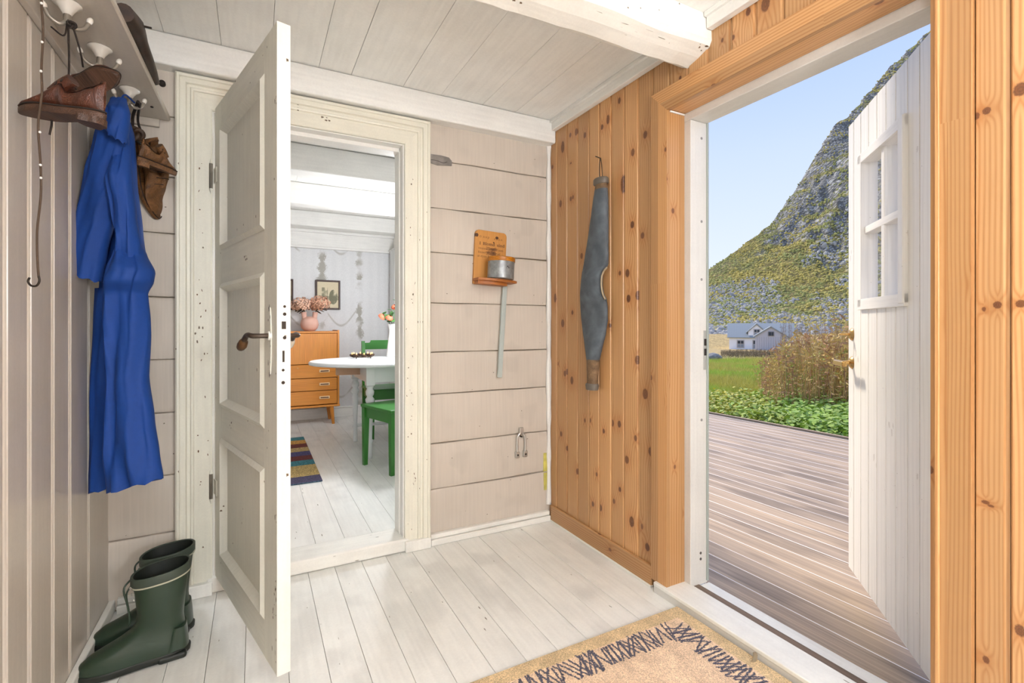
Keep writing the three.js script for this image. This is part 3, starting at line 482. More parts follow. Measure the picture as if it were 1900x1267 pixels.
// ---------------------------------------------------------------- low leather shoes
const solePts = (L, W, n = 40) => { const r = []; for (let i = 0; i < n; i++) { const a = i / n * 2 * Math.PI, c = Math.cos(a), s = Math.sin(a), x = L / 2 + L / 2 * Math.sign(c) * Math.pow(Math.abs(c), 0.85), t = x / L, wd = W / 2 * (0.62 + 0.16 * sstep(0.25, 0, t) * 0 + 0.38 * Math.exp(-Math.pow((t - 0.72) / 0.26, 2)) + 0.12 * Math.exp(-Math.pow((t - 0.12) / 0.16, 2))); r.push([x, s * wd]); } return r; };
function shoe(t, L, mats, opts = {}) {   // toe along +x, sole at y = 0
  const W = L * 0.36, sp = solePts(L, W), H = opts.H || 0.085;
  const ring = (k, y, off = 0) => sp.map(([x, z]) => new V3(lerp(L * 0.5, x, k) + off, y, z * k));
  mk('sole', loft([ring(1.0, 0.004), ring(1.03, 0.006), ring(1.04, 0.016), ring(1.0, 0.019)]), mats.sole, t);
  const heel = sp.map(([x, z]) => [x * 0.27 / 1, z * 0.98]).map(([x, z]) => [Math.min(x, L * 0.26), z]);
  mk('heel', loft([heel.map(([x, z]) => new V3(x, -0.009, z)), heel.map(([x, z]) => new V3(x, 0.006, z))]), mats.sole, t);
  // upper
  const rings = [], N = 22, seg = 20;
  for (let i = 0; i <= N; i++) {
    const q = i / N, x = L * (0.005 + 0.985 * q), hw = W / 2 * (0.62 + 0.38 * Math.exp(-Math.pow((q - 0.72) / 0.26, 2)) + 0.12 * Math.exp(-Math.pow((q - 0.12) / 0.16, 2))) * Math.pow(Math.max(0.02, 1 - Math.pow(Math.abs(2 * q - 1), 5)), 0.5);
    const top = q < 0.42 ? H * (0.86 + 0.14 * Math.cos(q * 9)) : lerp(H, 0.034, sstep(0.4, 0.82, q)) * Math.sqrt(Math.max(0.06, 1 - Math.pow(Math.max(0, q - 0.8) / 0.205, 2)));
    const r = []; const open = q < 0.5;
    for (let j = 0; j < seg; j++) {
      const a = j / seg * 2 * Math.PI, c = Math.cos(a), s = Math.sin(a); let y = 0.018 + (top - 0.018) * (0.5 + 0.5 * s), z = c * hw * (s > 0 ? lerp(1, 0.7, s * (1 - 0.3 * q)) : 1);
      if (open && s > 0.75 && i > 1) y = 0.03 + 0.012 * q;    // the opening dips in
      r.push(new V3(x, y + 0.002 * (vn(q * 11, j * 0.7, 3) - 0.5), z));
    }
    rings.push(r);
  }
  mk('upper', loft(rings), mats.upper, t);
  mk('tongue', bar([[L * 0.4, H * 0.98, 0], [L * 0.52, H * 0.82, 0], [L * 0.62, H * 0.62, 0]], 0.014, 10, 8, 1).scale(1, 1, 1), mats.upper, t);
  for (let k = 0; k < 3; k++) { const x = L * (0.45 + 0.07 * k), y = lerp(H, 0.034, sstep(0.4, 0.82, x / L)) + 0.004; mk('lace', bar([[x, y - 0.016, -W * 0.3], [x + 0.004, y + 0.004, 0], [x, y - 0.016, W * 0.3]], 0.0016, 6), mats.lace, t); }
  mk('welt', bar([...sp.map(([x, z]) => [lerp(L / 2, x, 1.02), 0.021, z * 1.02]), [lerp(L / 2, sp[0][0], 1.02), 0.021, sp[0][1]]], 0.0018, 5, 60), mats.lace, t);
}
const leather = std(0x5e3322, 0.4, { map: texLeather, bumpMap: texLeather, bumpScale: 0.002 }), soleMat = std(0x5a3e2e, 0.55, { map: texLeather, bumpMap: texLeather, bumpScale: 0.002 }), laceMat = std(0x241a14, 0.8);
const oldLeather = std(0x8a5f36, 0.5, { map: texLeather, bumpMap: texLeather, bumpScale: 0.004 });
{
  const a = thing('leather_shoe', 'worn brown leather shoe hanging sole down by its laces', 'shoe', [0, 0, 0], 0, 'brown shoes hung on the first hook');
  const heel = atDepth(193, 226, 1.1); a.position.copy(heel); a.rotation.set(0, Math.atan2(-0.42, -0.9) + Math.PI * 0 + 0, 0.06); a.rotation.y = Math.PI - 0.47;
  shoe(a, 0.185, { upper: leather, sole: soleMat, lace: laceMat }, { H: 0.09 });
  const b = thing('leather_shoe', 'worn brown leather shoe hung with its scuffed sole turned outward', 'shoe', [0, 0, 0], 0, 'brown shoes hung on the first hook');
  b.position.copy(atDepth(112, 168, 1.3)); shoe(b, 0.165, { upper: leather, sole: soleMat, lace: laceMat }, { H: 0.075 });
  { const X = RGT.clone().multiplyScalar(0.95).add(new V3(0, 0.16, 0)).addScaledVector(FWD, -0.12).normalize(), Y0 = new V3(-0.25, 0.5, -0.85), Z = X.clone().cross(Y0).normalize(), Y = Z.clone().cross(X); b.setRotationFromMatrix(new THREE.Matrix4().makeBasis(X, Y, Z)); }
  const l = thing('shoe_laces', 'thin dark laces tying the pair of brown shoes to the hook', 'laces');
  const h = new V3(-0.413, 1.832, -1.589), p = (u, v, d) => atDepth(u, v, d);
  mk('lace', bar([h.clone().add(new V3(0.005, 0, 0.012)), p(126, 150, 1.18), p(112, 166, 1.14)], 0.0022, 6), laceMat, l);
  mk('lace', bar([h.clone().add(new V3(0.01, 0, 0.012)), p(149, 95, 1.22), p(154, 124, 1.26)], 0.0022, 6), laceMat, l);
  mk('lace', bar([h.clone(), p(118, 66, 1.19), p(95, 50, 1.2)], 0.002, 6), laceMat, l);
  mk('knot', place(new THREE.TorusKnotGeometry(0.006, 0.0028, 40, 6), [h.x + 0.012, h.y - 0.012, h.z + 0.016]), laceMat, l);
  mk('loose_end', bar([p(95, 175, 1.13), p(88, 200, 1.12), p(96, 225, 1.12), p(92, 250, 1.12)], 0.0022, 6), laceMat, l);
  // old leather slippers on the third hook
  const c = thing('leather_boot', 'old tan leather boot tied to the last hook with its toe outward', 'boot', [0, 0, 0], 0, 'old tan boots behind the overalls');
  c.position.copy(atDepth(254, 300, 1.7)); shoe(c, 0.14, { upper: oldLeather, sole: oldLeather, lace: laceMat }, { H: 0.085 }); c.rotation.set(0.3, 0.75, -0.3);
  const d = thing('leather_boot', 'old tan leather boot hanging toe down below the last hook', 'boot', [0, 0, 0], 0, 'old tan boots behind the overalls');
  d.position.copy(atDepth(246, 262, 1.86)); shoe(d, 0.29, { upper: oldLeather, sole: oldLeather, lace: laceMat }, { H: 0.1 }); d.rotation.set(0.2, -0.5, -1.32);
  const s = thing('leather_strap', 'dark leather strap knotted round the old tan boots', 'strap');
  mk('strap', bar([[-0.35, 1.835, -2.05], atDepth(246, 222, 1.76), atDepth(250, 255, 1.74), atDepth(262, 268, 1.74)], 0.005, 8), laceMat, s); mk('strap', bar([[-0.345, 1.83, -2.05], atDepth(256, 225, 1.76), atDepth(262, 245, 1.73)], 0.004, 8), laceMat, s);
  mk('knot', place(new THREE.TorusKnotGeometry(0.014, 0.008, 50, 8), atDepth(252, 248, 1.73).toArray()), std(0x3a281a, 0.6), s);
  // dark wooden last on the shelf
  const w = thing('wooden_last', 'dark brown wooden shoe last lying on top of the shelf', 'shoe last');
  mk('body', bar([[-0.315, 1.925, -1.66], [-0.312, 1.935, -1.76], [-0.308, 1.922, -1.86], [-0.305, 1.918, -1.96], [-0.302, 1.912, -2.05]], [0.024, 0.032, 0.024, 0.022, 0.018, 0.012], 14, 22), std(0x3d2a1e, 0.5, { map: texLeather }), w);
  mk('peg', bar([[-0.295, 1.94, -1.74], [-0.265, 1.937, -1.735]], 0.003, 6), M.iron, w);
  const k = thing('log_dowel', 'small dark round peg in the log wall beside the shelf', 'peg'); mk('peg', place(lathe([[0, 0.012], [0.008, 0.012], [0.012, 0.006], [0.011, -0.01], [0, -0.01]], 16), onZ(301, 155, BZ + 0.01).toArray(), [Math.PI / 2, 0, 0]), M.dark, k);
}
{ // cord with a bent wire hook
  const c = thing('wire_hook', 'long twisted dark cord with a curled wire hook', 'cord');
  const pts = [[78, -60], [77, 0], [80, 60], [77, 130], [78, 170], [71, 230], [75, 300], [76, 360], [69, 430], [70, 490], [72, 515]].map(([u, v]) => atDepth(u, v, 1.06));
  mk('cord', bar(pts, 0.0022, 7, 60), std(0x4a3a2c, 0.8), c); mk('hook', bar([[72, 512], [73, 522], [68, 530], [58, 530], [52, 522], [55, 515]].map(([u, v]) => atDepth(u, v, 1.06)), 0.0022, 7, 24), M.iron, c);
  for (let k = 0; k < 6; k++) mk('fleck', place(new THREE.SphereGeometry(0.0028, 6, 5), atDepth([77, 78, 76, 74, 75, 76][k], [6, 78, 132, 245, 306, 330][k], 1.058).toArray()), M.white, c);
  mk('nail', bar([atDepth(78, -60, 1.06), atDepth(70, -66, 1.1)], 0.003, 6), M.iron, c);
}
// ---------------------------------------------------------------- blue overalls
{
  const blue = std(0x053f90, 0.75, { map: texCloth, bumpMap: texCloth, bumpScale: 0.0006 });
  const o = thing('overalls', 'bright blue work overalls hanging from the shelf hook', 'overalls');
  function cloth(st, d0, seedN, thick, folds = 0.16, rows = 46, n = 36) {
    const rings = [];
    for (let i = 0; i <= rows; i++) {
      const v = lerp(st[0][0], st[st.length - 1][0], i / rows); let k = 0; while (k < st.length - 2 && v > st[k + 1][0]) k++;
      const a = st[k], b = st[k + 1], t = (v - a[0]) / (b[0] - a[0]), ts = t * t * (3 - 2 * t) * 0.5 + t * 0.5;
      const uL = lerp(a[1], b[1], ts), uR = lerp(a[2], b[2], ts), dd = d0 + lerp(a[3] || 0, b[3] || 0, ts), tk = thick * lerp(a[4] ?? 1, b[4] ?? 1, ts), sl = lerp(a[5] || 0, b[5] || 0, ts), c = atDepth((uL + uR) / 2, v, dd), hw = (uR - uL) / 2 / FOC * dd, r = [];
      for (let j = 0; j < n; j++) {
        const q = j / n * 2 * Math.PI, cq = Math.cos(q), sq = Math.sin(q), X = Math.sign(cq) * Math.pow(Math.abs(cq), 0.8);
        const ph = i / rows, f = folds * (Math.sin(X * 6 + seedN + 2.5 * Math.sin(ph * 5 + seedN)) + 0.9 * Math.sin(X * 11 + ph * 9 + seedN * 2) + 1.6 * (fbm(X * 2 + 5 + seedN, ph * 7 + X * 2.2, 5 + seedN, 3) - 0.5));
        const p = c.clone().addScaledVector(RGT, X * hw).addScaledVector(FWD, -(sq * tk * (1 + 0.25 * f) + 0.5 * f * thick * Math.abs(sq))); p.y += X * sl / FOC * dd + (i === rows ? 0.004 * Math.sin(j * 1.3 + seedN) : 0); r.push(p);
      }
      rings.push(r);
    }
    return loft(rings, true, true);
  }
  mk('sleeve', cloth([[205, 190, 226, 0.02, 0.5], [260, 178, 236], [320, 162, 228], [410, 145, 208], [470, 136, 194], [513, 130, 186, 0, 0.9, -11]], 1.55, 1, 0.035, 0.14), blue, o);
  mk('jacket', cloth([[200, 200, 232, 0.05, 0.5], [250, 188, 242], [330, 192, 248], [430, 200, 258], [500, 196, 268], [560, 188, 266, 0, 0.8]], 1.66, 4, 0.05, 0.12), blue, o);
  mk('sleeve', cloth([[270, 216, 240, 0.03, 0.5], [330, 203, 240], [400, 214, 248, 0, 0.9], [450, 222, 256, 0, 0.9], [500, 216, 262, 0.01, 0.7]], 1.53, 9, 0.034, 0.2), blue, o);
  mk('trouser_leg', cloth([[535, 178, 236, 0, 0.7], [600, 178, 238], [700, 171, 236], [800, 172, 238], [905, 165, 232, 0, 0.9, 8]], 1.64, 12, 0.034, 0.14), blue, o);
  mk('trouser_leg', cloth([[438, 232, 250, 0.02, 0.4], [470, 220, 264], [503, 207, 281, -0.02, 1.25], [522, 203, 278, -0.02, 1.3], [545, 197, 271], [590, 195, 275], [620, 199, 275], [700, 206, 270], [780, 202, 282], [840, 200, 292], [899, 202, 300, 0, 0.9, 12]], 1.55, 17, 0.044, 0.3, 90), blue, o);
  mk('collar', cloth([[183, 206, 234, 0.04, 0.4], [205, 202, 236], [240, 198, 235], [258, 204, 231, 0, 0.7, -8]], 1.5, 21, 0.03, 0.12, 20), blue, o);
  mk('hanging_loop', bar([atDepth(222, 190, 1.56), atDepth(232, 176, 1.6), [-0.362, 1.833, -2.06]], 0.003, 7), blue, o);
}
// ---------------------------------------------------------------- rubber boots
function rubberBoot(label, pos, turn) {
  const rub = phys(0x27392a, 0.38, { clearcoat: 0.15, clearcoatRoughness: 0.4, bumpMap: texMottle, bumpScale: 0.0006 }), dk = std(0x161c16, 0.55);
  const t = thing('rubber_boot', label, 'boot', pos, turn, 'pair of green rubber boots'); t.scale.x = 0.93;
  // rows: height, front reach, back, half width (toe along +x, heel at 0)
  const rows = [[0.012, 0.292, -0.002, 0.05, 1], [0.03, 0.298, -0.004, 0.053, 1], [0.05, 0.292, -0.003, 0.053, 0.95], [0.066, 0.27, 0, 0.051, 0.9], [0.08, 0.235, 0.002, 0.047, 0.85], [0.095, 0.196, 0.004, 0.044, 0.8], [0.112, 0.165, 0.006, 0.043, 0.75], [0.13, 0.146, 0.008, 0.044, 0.7], [0.16, 0.142, 0.006, 0.048, 0.65], [0.2, 0.146, 0.002, 0.053, 0.62], [0.24, 0.15, -0.004, 0.057, 0.6], [0.268, 0.154, -0.008, 0.06, 0.6], [0.292, 0.157, -0.01, 0.061, 0.6]];
  const ring = ([y, f, b, w, toe], k = 1, dy = 0) => { const r = [], c = (f + b) / 2, h = (f - b) / 2 * (k < 1 ? 1 - (1 - k) * 0.7 : k); for (let j = 0; j < 36; j++) { const a = j / 36 * 2 * Math.PI, ca = Math.cos(a), sa = Math.sin(a), q = 0.5 + 0.5 * ca; const wid = w * k * (toe > 0.62 ? (1 - 0.24 * Math.exp(-Math.pow((q - 0.45) / 0.2, 2)) * (toe - 0.6) * 2) : 1); r.push(new V3(c + h * Math.sign(ca) * Math.pow(Math.abs(ca), 0.85), y + dy - (y > 0.29 ? 0 : 0) + (y > 0.22 ? (y - 0.22) / 0.085 * 0.012 * ca * -1 : 0), wid * Math.sign(sa) * Math.pow(Math.abs(sa), 0.9))); } return r; };
  const fine = []; for (let i = 0; i < rows.length - 1; i++) for (let k = 0; k < 3; k++) fine.push(rows[i].map((v, n) => lerp(v, rows[i + 1][n], k / 3))); fine.push(rows[rows.length - 1]);
  const body = mk('shaft', loft(fine.map((r) => ring(r)), true, false), rub, t);
  mk('lining', loft([ring(rows[12], 0.93), ring(rows[11], 0.92), ring(rows[9], 0.9), ring(rows[8], 0.85)].reverse(), true, false), dk, t);
  mk('rim', loft([ring(rows[12], 1.03, -0.024), ring(rows[12], 1.045, -0.022), ring(rows[12], 1.045, 0.0), ring(rows[12], 1.0, 0.003), ring(rows[12], 0.93, 0.0)], false, false), std(0x3a443a, 0.5), t);
  mk('piping', loft([ring(rows[12], 1.035, -0.03), ring(rows[12], 1.05, -0.028), ring(rows[12], 1.035, -0.025)], false, false), std(0xa9a893, 0.6), t);
  const so = rows[1]; mk('sole', loft([ring([0.006, so[1], so[2], so[3], 1], 1.0), ring([0.0065, so[1], so[2], so[3], 1], 1.05), ring([0.022, so[1], so[2], so[3], 1], 1.06), ring([0.026, so[1], so[2], so[3], 1], 1.01)]), dk, t);
  mk('heel', box(0.0, 0.085, 0, 0.022, -0.05, 0.05, 0.01), dk, t);
  mk('heel_counter', loft([[0.03, 0.07, -0.007, 0.05, 0.9], [0.07, 0.055, -0.004, 0.049, 0.9], [0.1, 0.045, 0.0, 0.047, 0.8]].map((r) => ring(r))), rub, t);
  // eyelets and lace at the front of the shaft
  for (let k = 0; k < 3; k++) for (const s of [-1, 1]) mk('eyelet', place(new THREE.TorusGeometry(0.0035, 0.0013, 8, 14), [0.158 - k * 0.004, 0.262 - k * 0.02, s * 0.033], [0, s * 0.9 + Math.PI / 2 * 0, 0]), M.steel, t);
  mk('lace', bar([[0.16, 0.262, 0.034], [0.178, 0.245, 0.02], [0.168, 0.19, 0.012], [0.162, 0.14, 0.01], [0.166, 0.125, 0.012]], 0.0032, 7), rub, t); mk('lace', bar([[0.158, 0.245, 0.034], [0.172, 0.22, 0.03], [0.166, 0.17, 0.022]], 0.003, 7), rub, t);
  mk('seam', bar([[0.14, 0.13, 0.03], [0.11, 0.12, 0.044], [0.07, 0.115, 0.046], [0.035, 0.13, 0.042], [0.016, 0.15, 0.03]], 0.0014, 6), dk, t);
  return t;
}
rubberBoot('dark green rubber boot with cream piping standing in front of its twin', [-0.203, 0, -1.955], Math.PI + 0.12);
rubberBoot('dark green rubber boot standing against the log wall behind its twin', [-0.204, 0, -2.09], Math.PI - 0.02);
// ---------------------------------------------------------------- things on the log wall
{
  const Z = BZ + 0.006, s = thing('wall_box_shelf', 'small wooden wall bracket with burnt lettering holding the grey tin', 'bracket');
  const a = onZ(876, 527, Z), b = onZ(937, 432, Z + 0.02), cx = (a.x + b.x) / 2, w = (b.x - a.x) - 0.004, h = b.y - a.y, by = a.y;
  // lettering burnt into the board
  const cv = document.createElement('canvas'); cv.width = 512; cv.height = 820; const c = cv.getContext('2d');
  c.fillStyle = '#c98d46'; c.fillRect(0, 0, 512, 820); for (let i = 0; i < 240; i++) { c.fillStyle = `rgba(${rnd() < 0.5 ? '120,70,20' : '235,180,100'},${rr(0.03, 0.12)})`; c.fillRect(rr(0, 512), 0, rr(1, 5), 820); }
  c.fillStyle = 'rgba(80,44,18,0.28)'; for (let i = 0; i < 30; i++) { c.beginPath(); c.ellipse(rr(200, 340), rr(240, 360), rr(10, 50), rr(6, 18), 0, 0, 7); c.fill(); }
  c.fillStyle = '#4a2a12'; c.font = '44px serif'; c.fillText('O  n n p', 60, 110); c.fillText('a u n n', 300, 120);
  c.font = 'bold 62px serif'; c.fillText('I  Blomd  sind', 62, 220); c.font = '44px serif'; c.fillText('vnsnne til ekka som', 50, 290); c.fillText('finner Manndt ad', 46, 350); c.fillText('at eyan findes', 40, 410); c.beginPath(); c.ellipse(350, 84, 26, 22, 0, 0, 7); c.fill(); c.beginPath(); c.ellipse(300, 165, 12, 12, 0, 0, 7); c.fill(); c.beginPath(); c.ellipse(14, 80, 26, 28, 0, 0, 7); c.fill();
  const bt = new THREE.CanvasTexture(cv); bt.colorSpace = THREE.SRGBColorSpace;
  const sh = new THREE.Shape(); const R = 0.022; sh.moveTo(-w / 2, 0); sh.lineTo(w / 2, 0); sh.lineTo(w / 2, h - R); sh.quadraticCurveTo(w / 2, h, w / 2 - R, h); sh.lineTo(-w / 2 + R, h); sh.quadraticCurveTo(-w / 2, h, -w / 2, h - R); sh.closePath();
  const g = new THREE.ExtrudeGeometry(sh, { depth: 0.014, bevelEnabled: true, bevelThickness: 0.002, bevelSize: 0.002, bevelSegments: 2, curveSegments: 8 });
  const p = g.attributes.position, uv = g.attributes.uv; for (let i = 0; i < p.count; i++) uv.setXY(i, (p.getX(i) + w / 2) / w, p.getY(i) / h);
  const tilt = -0.05, bd = mk('back_board', g, std(0xffffff, 0.5, { map: bt }), s); s.position.set(cx, by, Z); s.rotation.z = tilt;
  const ledge = (r0, r1, y0, y1, x0, x1) => { const q = new THREE.Shape(); q.moveTo(x0, 0); q.lineTo(x1, 0); q.lineTo(x1, r0); q.quadraticCurveTo((x0 + x1) / 2, r1, x0, r0); q.closePath(); const e = new THREE.ExtrudeGeometry(q, { depth: y1 - y0, bevelEnabled: true, bevelThickness: 0.0015, bevelSize: 0.0015, bevelSegments: 1 }); e.rotateX(Math.PI / 2); e.translate(0, y1, 0); return uvBox(e, 'x'); };
  const om = std(0xe2b27c, 0.5, { map: texPine });
  mk('ledge', ledge(0.07, 0.135, 0.012, 0.022, -w / 2 - 0.004, w / 2 + 0.036), om, s).position.z = 0.014; mk('ledge_support', ledge(0.05, 0.1, -0.004, 0.011, -w / 2 + 0.004, w / 2 - 0.01), om, s).position.z = 0.014;
  // tin
  const t = thing('grey_tin', 'round grey tin with an orange rim on the wooden wall bracket', 'tin'); t.position.set(cx + 0.028, by + 0.0235, Z + 0.092); t.rotation.z = tilt;
  const r = 0.068, hh = 0.088; mk('body', lathe([[0, 0], [r - 0.002, 0], [r, 0.002], [r, hh], [r - 0.003, hh], [r - 0.003, 0.01], [0, 0.01]], 40), std(0x9fa3a4, 0.35, { metalness: 0.35, map: texMottle }), t);
  mk('rim', lathe([[r - 0.003, hh - 0.002], [r + 0.0025, hh - 0.002], [r + 0.003, hh + 0.017], [r + 0.001, hh + 0.02], [r - 0.003, hh + 0.018], [r - 0.003, hh - 0.002]], 40), std(0xd98a1e, 0.4, { map: texLeather }), t);
  for (let k = 0; k < 7; k++) { const an = 0.15 + k * 0.085; mk('lettering', place(box(-0.003, 0.003, -0.0035 + 0.002 * (k % 2), 0.0035, -0.0004, 0.0004, 0), [Math.sin(an - 0.1) * (r + 0.0006), 0.052 + (k === 0 ? 0.006 : 0) - 0.001 * (k % 3), Math.cos(an - 0.1) * (r + 0.0006)], [0, an - 0.1, 0.5 - k * 0.3], k < 2 ? 0.9 : 0.55), k < 2 ? M.dark : std(0x77797a, 0.6), t); }
  // grey stick
  const st = thing('grey_stick', 'thin pale grey painted stick hanging below the wall bracket', 'stick');
  const A = onZ(937, 531, Z + 0.02), B = onZ(926, 700, Z + 0.012), m = paint(0xb4bdb9, 0.5), mid = A.clone().add(B).multiplyScalar(0.5), L = A.distanceTo(B); mk('rod', uvBox(new RoundedBoxGeometry(0.026, L, 0.015, 1, 0.003), 'y'), m, st); st.position.copy(mid); st.rotation.z = Math.atan2(B.x - A.x, A.y - B.y);
  // clevis
  const cl = thing('steel_clevis', 'small silver forked steel clevis hung on the log wall', 'clevis'), q = onZ(967, 820, BZ + 0.014); cl.position.copy(q); const e = 0.0028 * 28 / 1;
  mk('neck', box(-0.012, 0.012, 0.045, 0.079, -0.008, 0.008, 0.004), M.steel, cl);
  for (const sg of [-1, 1]) { const arm = mk('arm', bar([[sg * 0.004, 0.05, 0], [sg * 0.02, 0.034, 0], [sg * 0.024, 0.015, 0], [sg * 0.024, -0.06, 0]], [0.0075, 0.007, 0.0065, 0.0065], 10), M.steel, cl); mk('eye', box(sg * 0.024 - 0.012, sg * 0.024 + 0.012, -0.082, -0.048, -0.009, 0.009, 0.004), M.steel, arm); mk('pin_hole', place(new THREE.CylinderGeometry(0.005, 0.005, 0.002, 12), [sg * 0.024, -0.066, 0.0095], [Math.PI / 2, 0, 0]), M.dark, arm); }
  mk('nail', bar([[0, 0.03, -0.014], [0, 0.03, 0.01]], 0.004, 8), M.iron, cl);
}
// ---------------------------------------------------------------- yoke on the pine wall
{
  const y = thing('carrying_yoke', 'grey painted wooden shoulder yoke with neck notch hung on pine wall', 'yoke');
  const X = RW - 0.036, st = [[352, 1106, 1125], [372, 1103, 1126], [400, 1099, 1126.5], [440, 1093, 1127], [480, 1086, 1127.5], [495, 1083.5, 1127], [503, 1082, 1121], [512, 1081, 1117], [522, 1080, 1116], [534, 1079, 1116.5], [546, 1078, 1119], [556, 1078, 1124], [570, 1078.5, 1126], [595, 1080.5, 1126.5], [620, 1084, 1122], [645, 1088, 1115], [668, 1091, 1110]];
  const ringOf = ([v, uL, uR], k = 1) => { const a = onX(uL, v, X), b = onX(uR, v, X), c = a.clone().add(b).multiplyScalar(0.5), hz = (b.z - a.z) / 2 * k, r = [], th = Math.min(0.03, 0.012 + Math.abs(hz) * 0.35) * k; for (let j = 0; j < 24; j++) { const q = j / 24 * 2 * Math.PI; r.push(new V3(X - Math.sin(q) * th, c.y, c.z + Math.cos(q) * hz)); } return r; };
  const grey = std(0x5d666e, 0.65, { map: texMottle, bumpMap: texMottle, bumpScale: 0.002 }), worn = std(0x8a6f52, 0.7, { map: texLeather });
  mk('body', loft(st.map((s) => ringOf(s))), grey, y);
  mk('end', loft([[334, 1107, 1124], [345, 1107, 1124.5], [353, 1106, 1125]].map((s) => ringOf(s))), worn, y); mk('end', loft([[667, 1091, 1110.3], [690, 1091.5, 1108], [712, 1092, 1106]].map((s) => ringOf(s))), worn, y);
  mk('ferrule', loft([ringOf([331, 1105.5, 1125], 1), ringOf([333, 1105, 1125.5], 1.08), ringOf([341, 1105, 1125.5], 1.08), ringOf([343, 1106, 1125], 1)]), std(0x6e675e, 0.5, { metalness: 0.4 }), y); mk('ferrule', loft([ringOf([711, 1091, 1106.5], 1.02), ringOf([714, 1090.5, 1107], 1.12), ringOf([723, 1091, 1106.5], 1.05)]), std(0x6e675e, 0.6, { metalness: 0.3 }), y);
  const p = (u, v, x = X) => onX(u, v, x); const wire = std(0x4b3b2a, 0.8);
  mk('cord', bar([p(1113, 334), p(1112, 312), p(1114, 293, RW - 0.008)], 0.0022, 6), wire, y); mk('cord', bar([p(1118, 334), p(1117, 312), p(1114.5, 293, RW - 0.008)], 0.0022, 6), wire, y);
  const n = onX(1113, 293, RW); mk('nail', bar([n.toArray(), [RW - 0.022, n.y + 0.006, n.z - 0.006]], 0.0025, 6), M.iron, y);
  const nh = [496, 503, 512, 522, 534, 546, 555].map((v, i) => p([1126, 1120.5, 1116.8, 1115.8, 1116.3, 1118.6, 1123][i], v, X - 0.012)); mk('notch_lip', bar(nh, 0.004, 8), std(0xa99a80, 0.7), y);
}
// ---------------------------------------------------------------- door mat
{
  const w = 0.95, h = 0.62, cw = 1024, ch = 668, cv = document.createElement('canvas'); cv.width = cw; cv.height = ch; const c = cv.getContext('2d');
  const im = c.createImageData(cw, ch); for (let j = 0; j < ch; j++) for (let i = 0; i < cw; i++) { const o = (j * cw + i) * 4, v = 0.9 + 0.32 * (vn(i / 2.2, j / 2.2, 3) - 0.5) + 0.18 * (fbm(i / 40, j / 40, 4, 3) - 0.5), e = Math.min(i / cw * w, j / ch * h, (1 - i / cw) * w, (1 - j / ch) * h) < 0.055 ? 1 : 0; im.data[o] = 255 * v * (e ? 0.93 : 1); im.data[o + 1] = (e ? 208 : 222) * v; im.data[o + 2] = (e ? 162 : 188) * v; im.data[o + 3] = 255; }
  c.putImageData(im, 0, 0);
  const P = cw / w, scrib = (x0, y0, x1, y1) => { const L = Math.hypot(x1 - x0, y1 - y0), nx = -(y1 - y0) / L, ny = (x1 - x0) / L; let s = 0; c.lineCap = 'round'; while (s < L) { const gap = rr(0.012, 0.022), a = rr(0.036, 0.05), k = rr(-0.014, 0.014), X = x0 + (x1 - x0) * s / L, Y = y0 + (y1 - y0) * s / L; for (let m = 0; m < 26; m++) { const t = m / 26, jx = X + nx * (t - 0.5) * 2 * a + (x1 - x0) / L * k * (t - 0.5) * 3 + rr(-0.0016, 0.0016), jy = Y + ny * (t - 0.5) * 2 * a + (y1 - y0) / L * k * (t - 0.5) * 3 + rr(-0.0016, 0.0016); c.fillStyle = rnd() < 0.5 ? '#50505c' : '#65626c'; c.fillRect(jx * P, jy * P, rr(4, 8), rr(4, 8)); } if (rnd() < 0.4) { const k2 = -k - rr(0.01, 0.02); for (let m = 0; m < 24; m++) { const t = m / 24; c.fillStyle = '#565564'; c.fillRect((X + nx * (t - 0.5) * 2 * a + (x1 - x0) / L * k2 * (t - 0.5) * 2) * P + rr(-1, 1), (Y + ny * (t - 0.5) * 2 * a + (y1 - y0) / L * k2 * (t - 0.5) * 2) * P + rr(-1, 1), rr(4, 7.5), rr(4, 7.5)); } } s += gap; } };
  scrib(0.12, 0.1, w - 0.13, 0.1); scrib(w - 0.11, 0.1, w - 0.11, h - 0.1); scrib(0.12, h - 0.1, w - 0.12, h - 0.1); scrib(0.11, 0.13, 0.11, h - 0.12);
  const mt = new THREE.CanvasTexture(cv); mt.colorSpace = THREE.SRGBColorSpace;
  const g = new RoundedBoxGeometry(w, 0.014, h, 2, 0.005), p = g.attributes.position, uv = g.attributes.uv; for (let i = 0; i < p.count; i++) uv.setXY(i, p.getX(i) / w + 0.5, 0.5 - p.getZ(i) / h);
  const m = mk('door_mat', g, std(0xffffff, 0.95, { map: mt, bumpMap: mt, bumpScale: 0.003 })); m.position.set(1.424 - w / 2, 0.0075, -1.362 + h / 2); m.rotation.y = 0.006;
  tag(m, 'sand coloured coir door mat with dark zigzag border by the sill', 'mat');
  const lf = thing('dry_leaf', 'small curled dry leaf caught against the door sill', 'leaf', [1.405, 0.015, -1.03]); mk('blade', place(new THREE.SphereGeometry(0.018, 8, 5, 0, 4), [0, 0.006, 0], [0.4, 0.3, 0.9], [1.2, 0.35, 0.6]), std(0x8d7f68, 0.9), lf);
}
